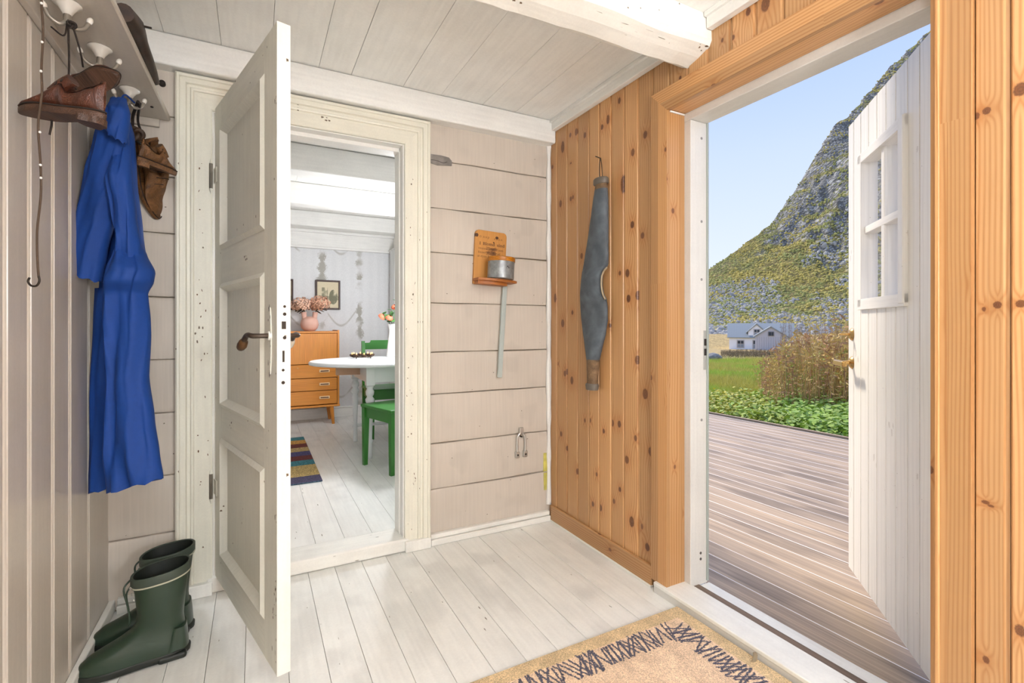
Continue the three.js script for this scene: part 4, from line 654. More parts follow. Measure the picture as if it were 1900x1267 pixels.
// ---------------------------------------------------------------- dining room shell
const FL = 0.06, Z2 = -5.76, X20 = -1.7;
{
  const f = struct('floor_dining', 'white painted plank floor of the dining room', 'floor');
  for (let x = X20; x < RW - 0.02; x += 0.13) mk('floor_plank', box(x + 0.0006, Math.min(RW, x + 0.13) - 0.0006, FL - 0.03, FL, Z2, BZ - 0.121, 0.001, 'z'), M.floor, f);
  mk('subfloor', box(X20 - 0.1, 1.62, -0.09, FL - 0.0305, Z2 - 0.1, BZ - 0.12, 0), M.timber, f);
  const c = struct('ceiling_dining', 'white ceiling of the dining room', 'ceiling');
  for (let x = X20; x < RW - 0.02; x += 0.2) mk('ceiling_board', box(x + 0.0005, Math.min(RW, x + 0.2) - 0.0005, 2.28, 2.31, Z2, BZ - 0.1, 0.001, 'z'), M.white, c);
  for (const z of [-3.5, -4.45]) mk('ceiling_beam', box(X20, RW, 2.1, 2.279, z - 0.15, z, 0.01, 'x'), M.white, c);
  mk('ceiling_beam', box(X20, RW, 2.12, 2.279, Z2, Z2 + 0.24, 0.01, 'x'), M.white, c);
  // faded stencilled wallpaper
  const paper = tex(1024, 1024, (x, y) => {
    const X = x * 1.6, Y = y * 1.6, st = 0.5 + 0.5 * Math.sin(X * 62 + 2 * vn(X * 6, 2, 4)); let m = 0;
    const worn = fbm(X * 6, Y * 5, 201, 4), fine = vn(X * 120, Y * 120, 203);
    for (const [cx, ph, wd] of [[0.2, 0, 0.055], [0.6, 0.5, 0.05], [1.0, 0.2, 0.06], [1.4, 0.7, 0.05]]) { const yy = ((Y + ph * 0.4) % 0.4) / 0.4, prof = 0.35 + 0.65 * Math.abs(Math.sin(yy * Math.PI * 3)) * (1 - 0.5 * yy), d = Math.abs(X - cx) / (wd * prof); if (d < 1.2) m = Math.max(m, sstep(1.2, 0.5, d + 0.8 * (fine - 0.5))); }
    for (const cx of [0.4, 0.8, 1.2]) { const yy = (Y % 0.8) - 0.4, sw = Math.abs(yy + 0.12 * Math.cos((X - cx) * 12)); if (sw < 0.02 && Math.abs(X - cx) < 0.2) m = Math.max(m, 0.7 * (1 - sw / 0.02)); }
    m *= sstep(0.34, 0.56, worn); const v = 0.965 - 0.014 * st + 0.03 * (fine - 0.5);
    return [lerp(228 * v, 166, m), lerp(228 * v, 162, m), lerp(227 * v, 152, m)];
  }, 1.6);
  const wp = std(0xffffff, 0.75, { map: paper });
  const b = struct('wall_dining_back', 'dining room wall with faded grey stencilled wallpaper', 'wall'); mk('wallpaper', box(X20 - 0.1, RW, FL, 2.28, Z2 - 0.1, Z2, 0, 'y', [0.35, 0]), wp, b);
  mk('wall_core', box(X20 - 0.1, 1.64, -0.3, 2.6, Z2 - 0.2, Z2 - 0.1, 0), M.white, b);
  const l = struct('wall_dining_left', 'papered side wall of the dining room', 'wall'); mk('wallpaper', box(X20 - 0.1, X20, FL, 2.28, Z2, BZ - 0.1, 0), wp, l); mk('wall_core', box(X20 - 0.2, X20 - 0.1, -0.3, 2.6, Z2 - 0.1, BZ, 0), M.white, l);
  const fr = struct('wall_dining_front', 'papered dining room side of the log wall', 'wall');
  for (const [x0, x1, y0] of [[X20, DX0 - 0.036, FL], [DX1 + 0.036, RW, FL], [DX0 - 0.036, DX1 + 0.036, DTOP + 0.04]]) mk('wallpaper', box(x0, x1, y0, 2.28, BZ - 0.121, BZ - 0.101, 0), wp, fr);
  // window wall
  const wz0 = -5.52, wz1 = -4.35, wy0 = 0.75, wy1 = 1.86, r = struct('wall_dining_right', 'papered window wall of the dining room', 'wall');
  for (const [a, b2, c2, d] of [[Z2, wz0, FL, 2.28], [wz1, BZ - 0.1, FL, 2.28], [wz0, wz1, FL, wy0], [wz0, wz1, wy1, 2.28]]) { mk('wallpaper', box(RW, RW + 0.02, c2, d, a, b2, 0), wp, r); mk('wall_core', box(RW + 0.0202, XO, c2 < 0.1 ? -0.3 : c2, d > 2.2 ? 2.6 : d, a, b2, 0), M.white, r); }
  const w = struct('window_1', 'white framed dining room window behind the curtain', 'window');
  mk('window_frame', merge([box(RW - 0.01, XO, wy0, wy1, wz0, wz0 + 0.05, 0.003), box(RW - 0.01, XO, wy0, wy1, wz1 - 0.05, wz1, 0.003), box(RW - 0.01, XO, wy0, wy0 + 0.05, wz0, wz1, 0.003), box(RW - 0.01, XO, wy1 - 0.05, wy1, wz0, wz1, 0.003)]), M.white, w);
  const mz = (wz0 + wz1) / 2; mk('mullion', box(1.55, 1.6, wy0, wy1, mz - 0.025, mz + 0.025, 0.003), M.white, w);
  for (const [a, b2] of [[wz0 + 0.05, mz - 0.025], [mz + 0.025, wz1 - 0.05]]) mk('pane', place(new THREE.PlaneGeometry(b2 - a, wy1 - wy0 - 0.1), [1.575, (wy0 + wy1) / 2, (a + b2) / 2], [0, -Math.PI / 2, 0]), M.glass, w);
  mk('window_sill', box(RW - 0.06, RW + 0.02, wy0 - 0.025, wy0, wz0 - 0.04, wz1 + 0.04, 0.004, 'z'), M.white, w);
  // skirting and cornice
  const bb = struct('baseboard_dining', 'white skirting board below the stencilled wallpaper', 'baseboard'); mk('skirting', box(X20, RW, FL, FL + 0.1, Z2, Z2 + 0.018, 0.004, 'x'), M.white, bb); mk('skirting_cap', box(X20, RW, FL + 0.1, FL + 0.118, Z2, Z2 + 0.026, 0.005, 'x'), M.white, bb);
  const co = struct('trim_8', 'white cornice board between wallpaper and ceiling beam', 'cornice'); mk('cornice', box(X20, RW, 1.935, 2.12, Z2, Z2 + 0.03, 0.005, 'x'), M.white, co); mk('cornice_lip', box(X20, RW, 1.92, 1.945, Z2, Z2 + 0.045, 0.006, 'x'), M.white, co); mk('cornice_lip', box(X20, RW, 2.09, 2.12, Z2, Z2 + 0.06, 0.006, 'x'), M.white, co);
  const co2 = struct('trim_9', 'white cornice board above the dining room curtain', 'cornice'); mk('cornice', box(RW - 0.03, RW, 1.935, 2.1, Z2 + 0.03, BZ - 0.13, 0.005, 'z'), M.white, co2);
}
{ // curtain
  const cu = thing('curtain', 'sheer white curtain hanging beside the dining room window', 'curtain'), rows = 20, n = 60, pos = [], idx = [];
  for (let i = 0; i <= rows; i++) for (let j = 0; j <= n; j++) { const t = j / n, y = lerp(1.93, 0.35, i / rows), z = lerp(-5.66, -5.18, t) - 0.05 * sstep(0, 1, i / rows) * (t - 0.1); pos.push(RW - 0.085 + 0.022 * Math.sin(t * 34 + 0.6 * Math.sin(i * 0.3)) * (0.5 + 0.5 * i / rows), y, z); }
  for (let i = 0; i < rows; i++) for (let j = 0; j < n; j++) { const a = i * (n + 1) + j; idx.push(a, a + n + 1, a + 1, a + 1, a + n + 1, a + n + 2); }
  const g = new THREE.BufferGeometry(); g.setAttribute('position', new THREE.Float32BufferAttribute(pos, 3)); g.setIndex(idx); g.computeVertexNormals();
  mk('fabric', g, phys(0xf7f7f4, 0.95, { transmission: 0.5, thickness: 0, side: THREE.DoubleSide }), cu);
  mk('rod', bar([[RW - 0.085, 1.94, -5.7], [RW - 0.085, 1.94, -4.2]], 0.008, 10), M.white, cu);
}
// ---------------------------------------------------------------- teak bureau
{
  const t = thing('bureau', 'orange teak secretary bureau with drop front and three drawers', 'bureau'), zf = -5.36, zb = -5.73, x1 = 0.775, x0 = -0.02, y0 = 0.265, y1 = 1.022;
  const teak = phys(0xffffff, 0.4, { map: texTeak, clearcoat: 0.2, clearcoatRoughness: 0.35 });
  mk('side', box(x0, x0 + 0.02, y0, y1 + 0.012, zb, zf, 0.003), teak, t); mk('side', box(x1 - 0.02, x1, y0, y1 + 0.012, zb, zf, 0.003), teak, t);
  mk('top', box(x0 + 0.02, x1 - 0.02, y1 - 0.02, y1, zb, zf, 0.002, 'x'), teak, t); mk('back', box(x0 + 0.02, x1 - 0.02, y0, y1 - 0.02, zb, zb + 0.01, 0), teak, t); mk('bottom', box(x0 - 0.006, x1 + 0.006, y0 - 0.02, y0, zb, zf + 0.006, 0.003, 'x'), teak, t);
  const split = [y0 + 0.006, 0.415, 0.545, 0.685];
  const edge = std(0xe9c79a, 0.5), slot = std(0x5a2c10, 0.6);
  mk('drop_front', box(x0 + 0.023, x1 - 0.023, split[3] + 0.003, y1 - 0.023, zf - 0.02, zf - 0.002, 0.003, 'y', [0.1, 0]), teak, t);
  for (let i = 0; i < 3; i++) {
    const a = split[i] + 0.003, b = split[i + 1] - 0.003, d = mk('drawer', box(x0 + 0.023, x1 - 0.023, a, b, zf - 0.3, zf - 0.002, 0.003, 'x'), teak, t);
    for (const hx of [x1 - 0.145, x0 + 0.145]) { const h = mk('handle', box(hx - 0.05, hx + 0.05, (a + b) / 2 - 0.014, (a + b) / 2 + 0.014, zf - 0.006, zf + 0.006, 0.004, 'x'), edge, d); mk('slot', box(hx - 0.04, hx + 0.04, (a + b) / 2 - 0.006, (a + b) / 2 + 0.006, zf + 0.002, zf + 0.0072, 0.003), slot, h); }
    if (i === 2) mk('keyhole', place(new THREE.CylinderGeometry(0.006, 0.006, 0.003, 12), [(x0 + x1) / 2, b - 0.03, zf - 0.001], [Math.PI / 2, 0, 0]), M.brass, d);
  }
  for (const [x, z] of [[x0 + 0.07, zf - 0.03], [x1 - 0.075, zf - 0.03], [x0 + 0.07, zb + 0.05], [x1 - 0.075, zb + 0.05]]) { const s = x > 0.4 ? 1 : -1; mk('leg', bar([[x, y0 - 0.018, z], [x + s * 0.02, FL, z]], [0.023, 0.014], 14), teak, t); }
}
{ // pink twin neck vase with dried hydrangeas
  const v = thing('pink_vase', 'round dusty pink vase with two necks on the teak bureau', 'vase', [0.5, 1.0225, -5.5]), pink = std(0xd9ab98, 0.75);
  mk('body', lathe([[0, 0], [0.05, 0.002], [0.078, 0.03], [0.09, 0.072], [0.08, 0.115], [0.055, 0.14], [0.02, 0.152], [0, 0.153]], 32), pink, v);
  for (const s of [-1, 1]) mk('neck', place(lathe([[0.024, 0], [0.025, 0.07], [0.028, 0.082], [0.024, 0.083], [0.02, 0.07], [0.019, 0.02]], 20), [s * 0.046, 0.115, 0], [0, 0, -s * 0.12]), pink, v);
  const petal = (cx, cy, cz, R, n, out) => { for (let k = 0; k < n; k++) { const y = 1 - 2 * (k + 0.5) / n, a = k * 2.39996, r = Math.sqrt(1 - y * y), d = new V3(r * Math.cos(a), y, r * Math.sin(a)); if (d.y < -0.6) continue; const g = new THREE.CircleGeometry(0.012, 5), p = g.attributes.position; p.setZ(0, 0.004); const q = new THREE.Quaternion().setFromUnitVectors(new V3(0, 0, 1), d.clone().add(new V3(rr(-0.5, 0.5), rr(-0.5, 0.5), rr(-0.5, 0.5))).normalize()); g.applyQuaternion(q); g.translate(cx + d.x * R * rr(0.82, 1.05), cy + d.y * R * 0.8 * rr(0.82, 1.05), cz + d.z * R); out.push(g); } };
  const names = ['dried pale peach hydrangea bloom leaning left in the pink vase', 'dried rusty pink hydrangea bloom leaning right in the pink vase'];
  [[-0.07, 0xdcb096, 0xb98a6e], [0.09, 0xd6a184, 0xa87557]].forEach(([dx, c1, c2], i) => {
    const h = thing('dried_hydrangea', names[i], 'flower', [0.5, 1.0225, -5.5], 0, 'dried hydrangeas in the pink vase'), A = [], B = []; petal(dx * 1.1, 0.268 + 0.02 * i, 0, 0.105, 200, A); petal(dx - 0.02, 0.25, 0.03, 0.07, 90, B);
    mk('bloom', merge(A), std(c1, 0.85, { side: THREE.DoubleSide }), h); mk('bloom', merge(B), std(c2, 0.85, { side: THREE.DoubleSide }), h); mk('stem', bar([[dx * 0.55, 0.18, 0], [dx * 0.8, 0.22, 0], [dx, 0.25, 0]], 0.005, 6), std(0x5a4630, 0.8), h);
    for (let k = 0; k < 3; k++) mk('leaf', place(new THREE.SphereGeometry(0.03, 8, 6), [dx * (1 + 0.3 * k), 0.2 + 0.012 * k, 0.03 * (k - 1)], [0.3 * k, 0.5, dx > 0 ? -0.5 : 0.5], [1.3, 0.12, 0.6]), std(0x4a3a2a, 0.9), h);
  });
}
{ // pictures
  const engraving = tex(256, 256, (x, y) => { const m = fbm(x * 7, y * 5, 301, 4), band = Math.abs(x - 0.35) < 0.14 && y > 0.3 && y < 0.78 ? 1 : 0, tree = Math.hypot((x - 0.75) / 0.2, (y - 0.42) / 0.28) < 1 ? 1 : 0, low = y < 0.45 && y > 0.3 ? 0.5 : 0, d = clamp((band * 0.7 + tree * 0.9 + low) * sstep(0.3, 0.6, m) + 0.15 * vn(x * 120, y * 120, 5)); return [lerp(224, 118, d), lerp(211, 116, d), lerp(178, 92, d)]; }, 1);
  const fr = std(0x3c2418, 0.5);
  const pic = (label, x0, x1, y0, y1, map) => { const t = thing('framed_picture', label, 'picture'), z = Z2 + 0.002; for (const [a, b, c, d] of [[x0, x0 + 0.018, y0, y1], [x1 - 0.018, x1, y0, y1], [x0 + 0.018, x1 - 0.018, y0, y0 + 0.018], [x0 + 0.018, x1 - 0.018, y1 - 0.018, y1]]) mk('frame_rail', box(a, b, c, d, z, z + 0.022, 0.003), fr, t); const g = new THREE.PlaneGeometry(x1 - x0 - 0.036, y1 - y0 - 0.036); g.translate((x0 + x1) / 2, (y0 + y1) / 2, z + 0.008); mk('print', g, std(0xffffff, 0.7, { map }), t); mk('backing', box(x0 + 0.01, x1 - 0.01, y0 + 0.01, y1 - 0.01, z, z + 0.006, 0), fr, t); };
  const a = onZ(585, 574, Z2), b = onZ(631, 521, Z2);
  pic('brown framed sepia engraving on the wall beside the pink vase', a.x, b.x, a.y, b.y, engraving);
  const c = onZ(544, 575, Z2), d = onZ(544, 518, Z2); pic('dark framed print on the wall hidden mostly by the inner door', c.x - 0.34, c.x, c.y, d.y, engraving);
}
// ---------------------------------------------------------------- dining table, chairs
{
  const t = thing('dining_table', 'white oval drop-leaf dining table with turned legs', 'table', [0.895, FL, -4.16]), wm = std(0xe9ebea, 0.3, { bumpMap: texPaint, bumpScale: 0.0004 });
  const oval = (k, y) => { const r = []; for (let j = 0; j < 64; j++) { const a = j / 64 * 2 * Math.PI; r.push(new V3(Math.cos(a) * (0.525 + k), y, Math.sin(a) * (0.47 + k))); } return r; };
  mk('table_top', loft([oval(-0.012, 0.706), oval(-0.003, 0.709), oval(0, 0.717), oval(-0.002, 0.728), oval(-0.01, 0.735)]), wm, t);
  for (const z of [-0.31, 0.31]) mk('apron', box(-0.12, 0.42, 0.58, 0.706, z - 0.012, z + 0.012, 0.002, 'x'), wm, t);
  mk('apron', box(-0.135, -0.11, 0.58, 0.706, -0.31, 0.31, 0.002, 'z'), wm, t); mk('apron', box(0.4, 0.425, 0.58, 0.706, -0.31, 0.31, 0.002, 'z'), wm, t);
  mk('leaf_support', box(-0.34, -0.1, 0.686, 0.705, -0.16, -0.1, 0.002, 'x'), std(0xb98a5c, 0.6), t); mk('leaf_support', box(-0.32, -0.1, 0.62, 0.7, -0.02, 0.02, 0.004, 'x'), std(0xd2a888, 0.6), t);
  const prof = [[0, 0], [0.016, 0], [0.019, 0.02], [0.017, 0.12], [0.026, 0.135], [0.017, 0.15], [0.022, 0.3], [0.026, 0.4], [0.02, 0.42], [0.032, 0.435], [0.034, 0.455], [0.02, 0.475], [0.03, 0.49], [0.033, 0.515], [0.022, 0.535], [0.03, 0.55], [0.03, 0.56], [0, 0.56]];
  for (const x of [-0.115, 0.405]) for (const z of [-0.31, 0.31]) { const g = lathe(prof, 20); g.translate(x, 0, z); const l = mk('leg', g, wm, t); mk('leg_block', box(x - 0.033, x + 0.033, 0.56, 0.704, z - 0.033, z + 0.033, 0.003), wm, l); }
  mk('stretcher', bar([[-0.115, 0.14, -0.31], [0.405, 0.14, -0.31]], 0.014, 10), wm, t);
  const green = phys(0x2f7a22, 0.38, { clearcoat: 0.2, clearcoatRoughness: 0.4 });
  function chair(label, pos, turn) {   // faces +z, origin under the seat's middle
    const c = thing('dining_chair', label, 'chair', pos, turn, 'green painted dining chairs'), w = 0.4, d = 0.38;
    mk('seat', box(-w / 2 - 0.01, w / 2 + 0.01, 0.425, 0.447, -d / 2, d / 2 + 0.02, 0.006, 'x'), green, c);
    for (const z of [-d / 2 + 0.02, d / 2 - 0.01]) mk('apron', box(-w / 2 + 0.02, w / 2 - 0.02, 0.35, 0.425, z - 0.01, z + 0.01, 0.002, 'x'), green, c);
    for (const x of [-w / 2 + 0.015, w / 2 - 0.015]) { mk('apron', box(x - 0.01, x + 0.01, 0.35, 0.425, -d / 2 + 0.03, d / 2 - 0.02, 0.002, 'z'), green, c); const l = (y0, y1, z, tz, r0, r1) => { const q = (r, y, zz) => [[-r, -r], [r, -r], [r, r], [-r, r]].map(([a, b]) => new V3(x + a, y, zz + b)), g = uvBox(loft([q(r0, y0, tz), q(r1, y1, z)]).toNonIndexed(), 'y'); g.computeVertexNormals(); return g; };
      mk('leg', l(0, 0.425, d / 2 - 0.01, d / 2 - 0.005, 0.014, 0.021), green, c); mk('leg', l(0, 0.44, -d / 2 + 0.015, -d / 2 - 0.01, 0.014, 0.019), green, c); mk('back_post', l(0.44, 0.87, -d / 2 - 0.05, -d / 2 + 0.015, 0.019, 0.015), green, c); }
    const sh = new THREE.Shape(); sh.moveTo(-0.185, 0); sh.lineTo(0.185, 0); sh.lineTo(0.185, 0.06); sh.lineTo(0.13, 0.06); sh.quadraticCurveTo(0.115, 0.062, 0.11, 0.085); sh.lineTo(-0.11, 0.085); sh.quadraticCurveTo(-0.115, 0.062, -0.13, 0.06); sh.lineTo(-0.185, 0.06); sh.closePath();
    const g = new THREE.ExtrudeGeometry(sh, { depth: 0.018, bevelEnabled: true, bevelSize: 0.002, bevelThickness: 0.002, bevelSegments: 1 }); g.translate(0, 0.79, -d / 2 - 0.055); mk('top_rail', g, green, c);
    mk('back_rail', box(-0.185, 0.185, 0.6, 0.64, -d / 2 - 0.03, -d / 2 - 0.012, 0.003, 'x'), green, c);
    return c;
  }
  chair('green wooden dining chair behind the white table facing the hall', [1.115, FL, -4.67], 0);
  chair('green wooden dining chair with seat pulled to the near side of the white table', [0.945, FL, -3.57], -Math.PI / 2 + 0.3);
}
{ // tealight holder
  const b = new V3(0.83, FL + 0.7352, -4.42), t = thing('candle_holder', 'dark metal ring holder for small tealights on the white table', 'candle holder', b.toArray()), im = std(0x4a3627, 0.5, { metalness: 0.5 }), flame = new THREE.MeshStandardMaterial({ color: 0xffc070, emissive: 0xffb050, emissiveIntensity: 6 }), wax = std(0xf1e6cf, 0.6);
  mk('ring', place(new THREE.TorusGeometry(0.085, 0.004, 8, 40), [0, 0.014, 0], [Math.PI / 2, 0, 0]), im, t);
  for (let k = 0; k < 8; k++) { const a = k / 8 * 2 * Math.PI, x = 0.085 * Math.cos(a), z = 0.085 * Math.sin(a); if (k % 2) mk('foot', bar([[x, 0.0, z], [x, 0.016, z]], 0.004, 6), im, t);
    const g = lathe([[0, 0.014], [0.012, 0.014], [0.021, 0.024], [0.022, 0.036], [0.02, 0.036], [0.019, 0.024], [0, 0.024]], 16); g.translate(x, 0, z); mk('cup', g, im, t);
    const c = thing('tealight', 'lit tealight in the ring holder on the white table', 'candle', [b.x + x, b.y + 0.0245, b.z + z], 0, 'tealights in the ring holder'); mk('wax', place(new THREE.CylinderGeometry(0.017, 0.017, 0.009, 14), [0, 0.005, 0]), wax, c); mk('flame', place(lathe([[0, 0.009], [0.0028, 0.014], [0.002, 0.022], [0, 0.028]], 8), [0, 0, 0]), flame, c); }
}
{ // jug of roses
  const b = [1.12, FL + 0.7352, -4.5], t = thing('white_jug', 'tall white flared jug holding coral roses on the table', 'jug', b); mk('body', lathe([[0, 0], [0.062, 0], [0.06, 0.01], [0.038, 0.2], [0.035, 0.25], [0.05, 0.3], [0.047, 0.3], [0.032, 0.25], [0.03, 0.03], [0, 0.02]], 28), std(0xf2f2ef, 0.35), t);
  const coral = std(0xd8694a, 0.7, { side: THREE.DoubleSide }), lf = std(0x3f6b34, 0.6, { side: THREE.DoubleSide });
  [[-0.11, 0.36, 0.03], [-0.05, 0.35, 0.06], [0.02, 0.45, 0], [0.07, 0.38, 0.03]].forEach(([x, y, z], i) => {
    const r = thing('rose', ['open coral rose drooping over the rim of the white jug', 'half open coral rose beside the drooping one in the jug', 'tall coral rose bud standing highest in the jug', 'coral rose at the far side of the jug'][i], 'flower', b, 0, 'coral roses in the white jug'), P = [];
    for (let k = 0; k < 14; k++) { const g = new THREE.SphereGeometry(0.02 + 0.0012 * k, 8, 6, 0, 2.2, 0.4, 1.3); g.rotateY(k * 2.4); g.scale(1, 0.9, 1); P.push(g); }
    const g = merge(P); g.rotateX(0.5); g.rotateZ(x * 6); g.translate(x, y, z); mk('petals', g, coral, r);
    mk('stem', bar([[x * 0.1, 0.24, 0], [x * 0.4, 0.32, z * 0.5], [x, y - 0.012, z]], 0.003, 6), lf, r);
    for (let k = 0; k < 4; k++) mk('leaf', place(new THREE.SphereGeometry(0.03, 8, 6), [x * 0.6 + 0.03 * Math.cos(k * 2 + i), lerp(0.33, y + 0.07, k / 3), z + 0.03 * Math.sin(k * 2 + i)], [0.6 + k, k * 1.7, 0.4], [1, 0.1, 0.62]), lf, r);
  });
}
{ // striped rug
  const w = 0.75, L = 1.42, cols = [[208, 178, 118], [88, 84, 130], [120, 54, 50], [70, 140, 150], [92, 62, 78], [206, 176, 112], [78, 72, 100], [214, 160, 80], [60, 110, 140]];
  const map = tex(384, 768, (x, y) => { let k = Math.floor(y * 10), c = cols[(k * 5 + 3) % 9]; const yy = y * 10; if (k === 2 && x < 0.72) c = cols[5]; if (k === 0) c = x < 0.82 ? cols[7] : cols[6]; if (k === 0 && x > 0.45) c = cols[6]; if (k === 1) c = cols[5]; if (k === 2) c = x > 0.6 ? cols[5] : cols[4]; if (k === 3) c = cols[3]; if (k === 4) c = cols[2]; if (k === 5) c = cols[1]; if (k === 6) c = cols[0]; const n = 0.82 + 0.5 * (vn(x * 150, y * 300, 9) - 0.4); return c.map((q) => q * n); }, w, L);
  const g = uvBox(new RoundedBoxGeometry(w, 0.01, L, 1, 0.003), 'z', [w / 2, L / 2]); { const p = g.attributes.position, uv = g.attributes.uv; for (let i = 0; i < p.count; i++) uv.setXY(i, p.getX(i) + w / 2, L / 2 - p.getZ(i)); }
  const m = mk('striped_rug', g, std(0xffffff, 0.95, { map, bumpMap: map, bumpScale: 0.002 })); m.position.set(0.39 - w / 2, FL + 0.0055, -4.13); tag(m, 'multicoloured woven striped rug on the dining room floor', 'rug');
}
// ---------------------------------------------------------------- added fill lamps, all out of view
{ // floor lamp added behind the viewer to brighten the hall
  const t = thing('added_floor_lamp', 'opal glass globe floor lamp added unseen at the rear of the hall as fill light', 'lamp', [0.7, 0, 1.24]), h = 1.35;
  mk('globe', new THREE.SphereGeometry(0.13, 32, 20).translate(0, h, 0), new THREE.MeshStandardMaterial({ color: 0xffffff, roughness: 0.4, emissive: 0xfff6ea, emissiveIntensity: 2 }), t);
  mk('base', lathe([[0, 0], [0.14, 0], [0.14, 0.012], [0.03, 0.025], [0, 0.025]], 28), M.brass, t); mk('pole', bar([[0, 0.02, 0], [0, h - 0.12, 0]], 0.011, 12), M.brass, t);
  const l = new THREE.PointLight(FILL_LAMP_COLOR, HALL_FILL); l.castShadow = true; l.shadow.radius = 6.5; l.position.set(0, h, 0); t.add(l);
}
function addedGlobeLamp(label, pos, drop, power) {
  const t = thing('added_pendant', label, 'lamp', pos, 0, undefined), glow = new THREE.MeshStandardMaterial({ color: 0xffffff, roughness: 0.4, emissive: 0xfff3e2, emissiveIntensity: 2 });
  mk('globe', new THREE.SphereGeometry(0.13, 32, 20), glow, t); mk('collar', lathe([[0, 0.125], [0.05, 0.125], [0.052, 0.15], [0.02, 0.165], [0, 0.165]], 20), M.brass, t); mk('cable', bar([[0, 0.16, 0], [0, drop, 0]], 0.004, 6), M.white, t); mk('canopy', lathe([[0, drop - 0.03], [0.04, drop - 0.025], [0.05, drop], [0, drop]], 20), M.white, t);
  const l = new THREE.PointLight(FILL_LAMP_COLOR, power); l.castShadow = true; l.shadow.radius = 6.5; l.shadow.mapSize.set(1024, 1024); l.position.set(0, 0, 0); t.add(l);
}

addedGlobeLamp('small opal glass globe pendant added unseen above the viewer as fill light', [0.04, 1.93, 0.3], CEIL - 1.93, PENDANT_FILL);  // pendant put in overhead, unseen, to lift the hall floor
addedGlobeLamp('opal glass globe pendant added out of view to brighten the dining room', [1.2, 1.5, -3.9], 2.28 - 1.5, DINING_FILL);  // pendant added behind the log wall to brighten the dining room
// ---------------------------------------------------------------- outside: roof, deck, garden, hill
{
  const r = struct('roof', 'pitched roof of the house over hall and dining room', 'roof'), m = std(0x6e6a66, 0.8);
  const g = (pts) => { const A = pts.map(([x, y]) => new V3(x, y, 2.2)), B = pts.map(([x, y]) => new V3(x, y, -6.4)); return loft([A, B]); };
  mk('roof_slope', g([[1.85, 2.55], [-1.6, 4.9], [-1.6, 5.05], [1.9, 2.68]]), m, r); mk('roof_slope', g([[-5.1, 2.55], [-1.6, 4.9], [-1.6, 5.05], [-5.15, 2.68]].reverse()), m, r);
  const gb = struct('wall_gable', 'white gable ends under the pitched roof', 'wall'); for (const z of [1.76, -5.99]) { const A = [[1.64, 2.6], [-1.6, 4.85], [-4.9, 2.6]].map(([x, y]) => new V3(x, y, z)), B = A.map((p) => p.clone().add(new V3(0, 0, -0.1))); mk('gable', loft([A, B]), M.white, gb); }
}
{ // deck boards, running along the house
  const d = struct('deck', 'weathered grey-brown board deck outside the front door', 'deck'), a = 0.035;
  let k = 0; const highlightG = box(0.0535, 0.059, -0.04, -0.0296, -9, 7, 0.002, 'z'), highlightM = std(0xf2eeea, 0.35);  // bright highlight lines along the board gaps, put in as pale strips
  for (let x = 1.665; x < 5.2; x += 0.122, k++) { const g = box(-0.0595, 0.0595, -0.058, -0.03 - 0.0015 * rnd(), -9, 7, 0.006, 'z', [rnd() * 5, rnd() * 5]); const m = mk('deck_board', g, M.deck, d); m.position.set(x, 0, 0); m.rotation.y = -0.0; m.rotation.y = 0.03; m.position.x += 0.045; mk('edge_highlight', highlightG, highlightM, m); }
  mk('deck_joist', box(1.7, 5.35, -0.2, -0.06, -8.9, -8.75, 0), M.deck, d); for (const z of [-6, -3.4, -0.8, 1.8]) mk('deck_joist', box(1.7, 5.3, -0.2, -0.06, z, z + 0.05, 0), M.deck, d);
  mk('fascia', place(box(-0.015, 0.015, -0.26, -0.03, -9, 7, 0.003, 'z'), [5.32, 0, 0], [0, 0.03, 0]), M.deck, d);
}
// ground: near garden, falling field, rising to the hill. (r, d) are metres to the right of and along the view axis
const toWorld = (r, d, y) => new V3(FWD.x * d + RGT.x * r, y, FWD.z * d + RGT.z * r);
function groundY(r, d) {
  let y = -0.42 - 0.037 * Math.max(0, d - 6) + 0.25 * (fbm(r * 0.12 + 40, d * 0.12, 401, 3) - 0.5) * sstep(5, 20, d);
  y += 4.2 * sstep(108, 150, d); return y;
}
const ridge = [[-300, -4], [40, 6], [90, 24], [118.6, 34.5], [140, 49], [158, 61.7], [166, 74], [181, 97], [196, 120], [207.5, 132], [225, 152], [247, 174], [300, 228], [420, 300], [700, 330]];
const ridgeAt = (r) => { let k = 0; while (k < ridge.length - 2 && r > ridge[k + 1][0]) k++; const [a, b] = ridge[k], [c, d] = ridge[k + 1]; return lerp(b, d, clamp((r - a) / (c - a))); };
function hillY(r, d) {
  const q = r * 300 / Math.max(d, 120), top = ridgeAt(r * 1.0 + 0 * q), foot = 148 + 16 * (fbm(r * 0.02, 3, 411, 2) - 0.5), s = clamp((d - foot) / (300 - foot));
  const g0 = groundY(r, Math.min(d, 150)); let y = lerp(g0 - 0.6, top, Math.pow(s, 1.22));
  const rough = fbm(r * 0.09, d * 0.09, 413, 5) - 0.5, cr = sstep(0.42, 0.62, s) * sstep(130, 175, r);
  y += rough * (3 * s + 15 * cr) * sstep(0, 0.25, s) * (1 - 0.65 * sstep(0.88, 1, s));
  const band = 9; const st = y / band - Math.floor(y / band); y += cr * 2.6 * (sstep(0.3, 0.7, st) - st) * 1.2;      // ledges
  if (s <= 0) return g0 - 0.6;
  if (d > 300) y -= (d - 300) * 0.9;
  return Math.max(y, -6);
}
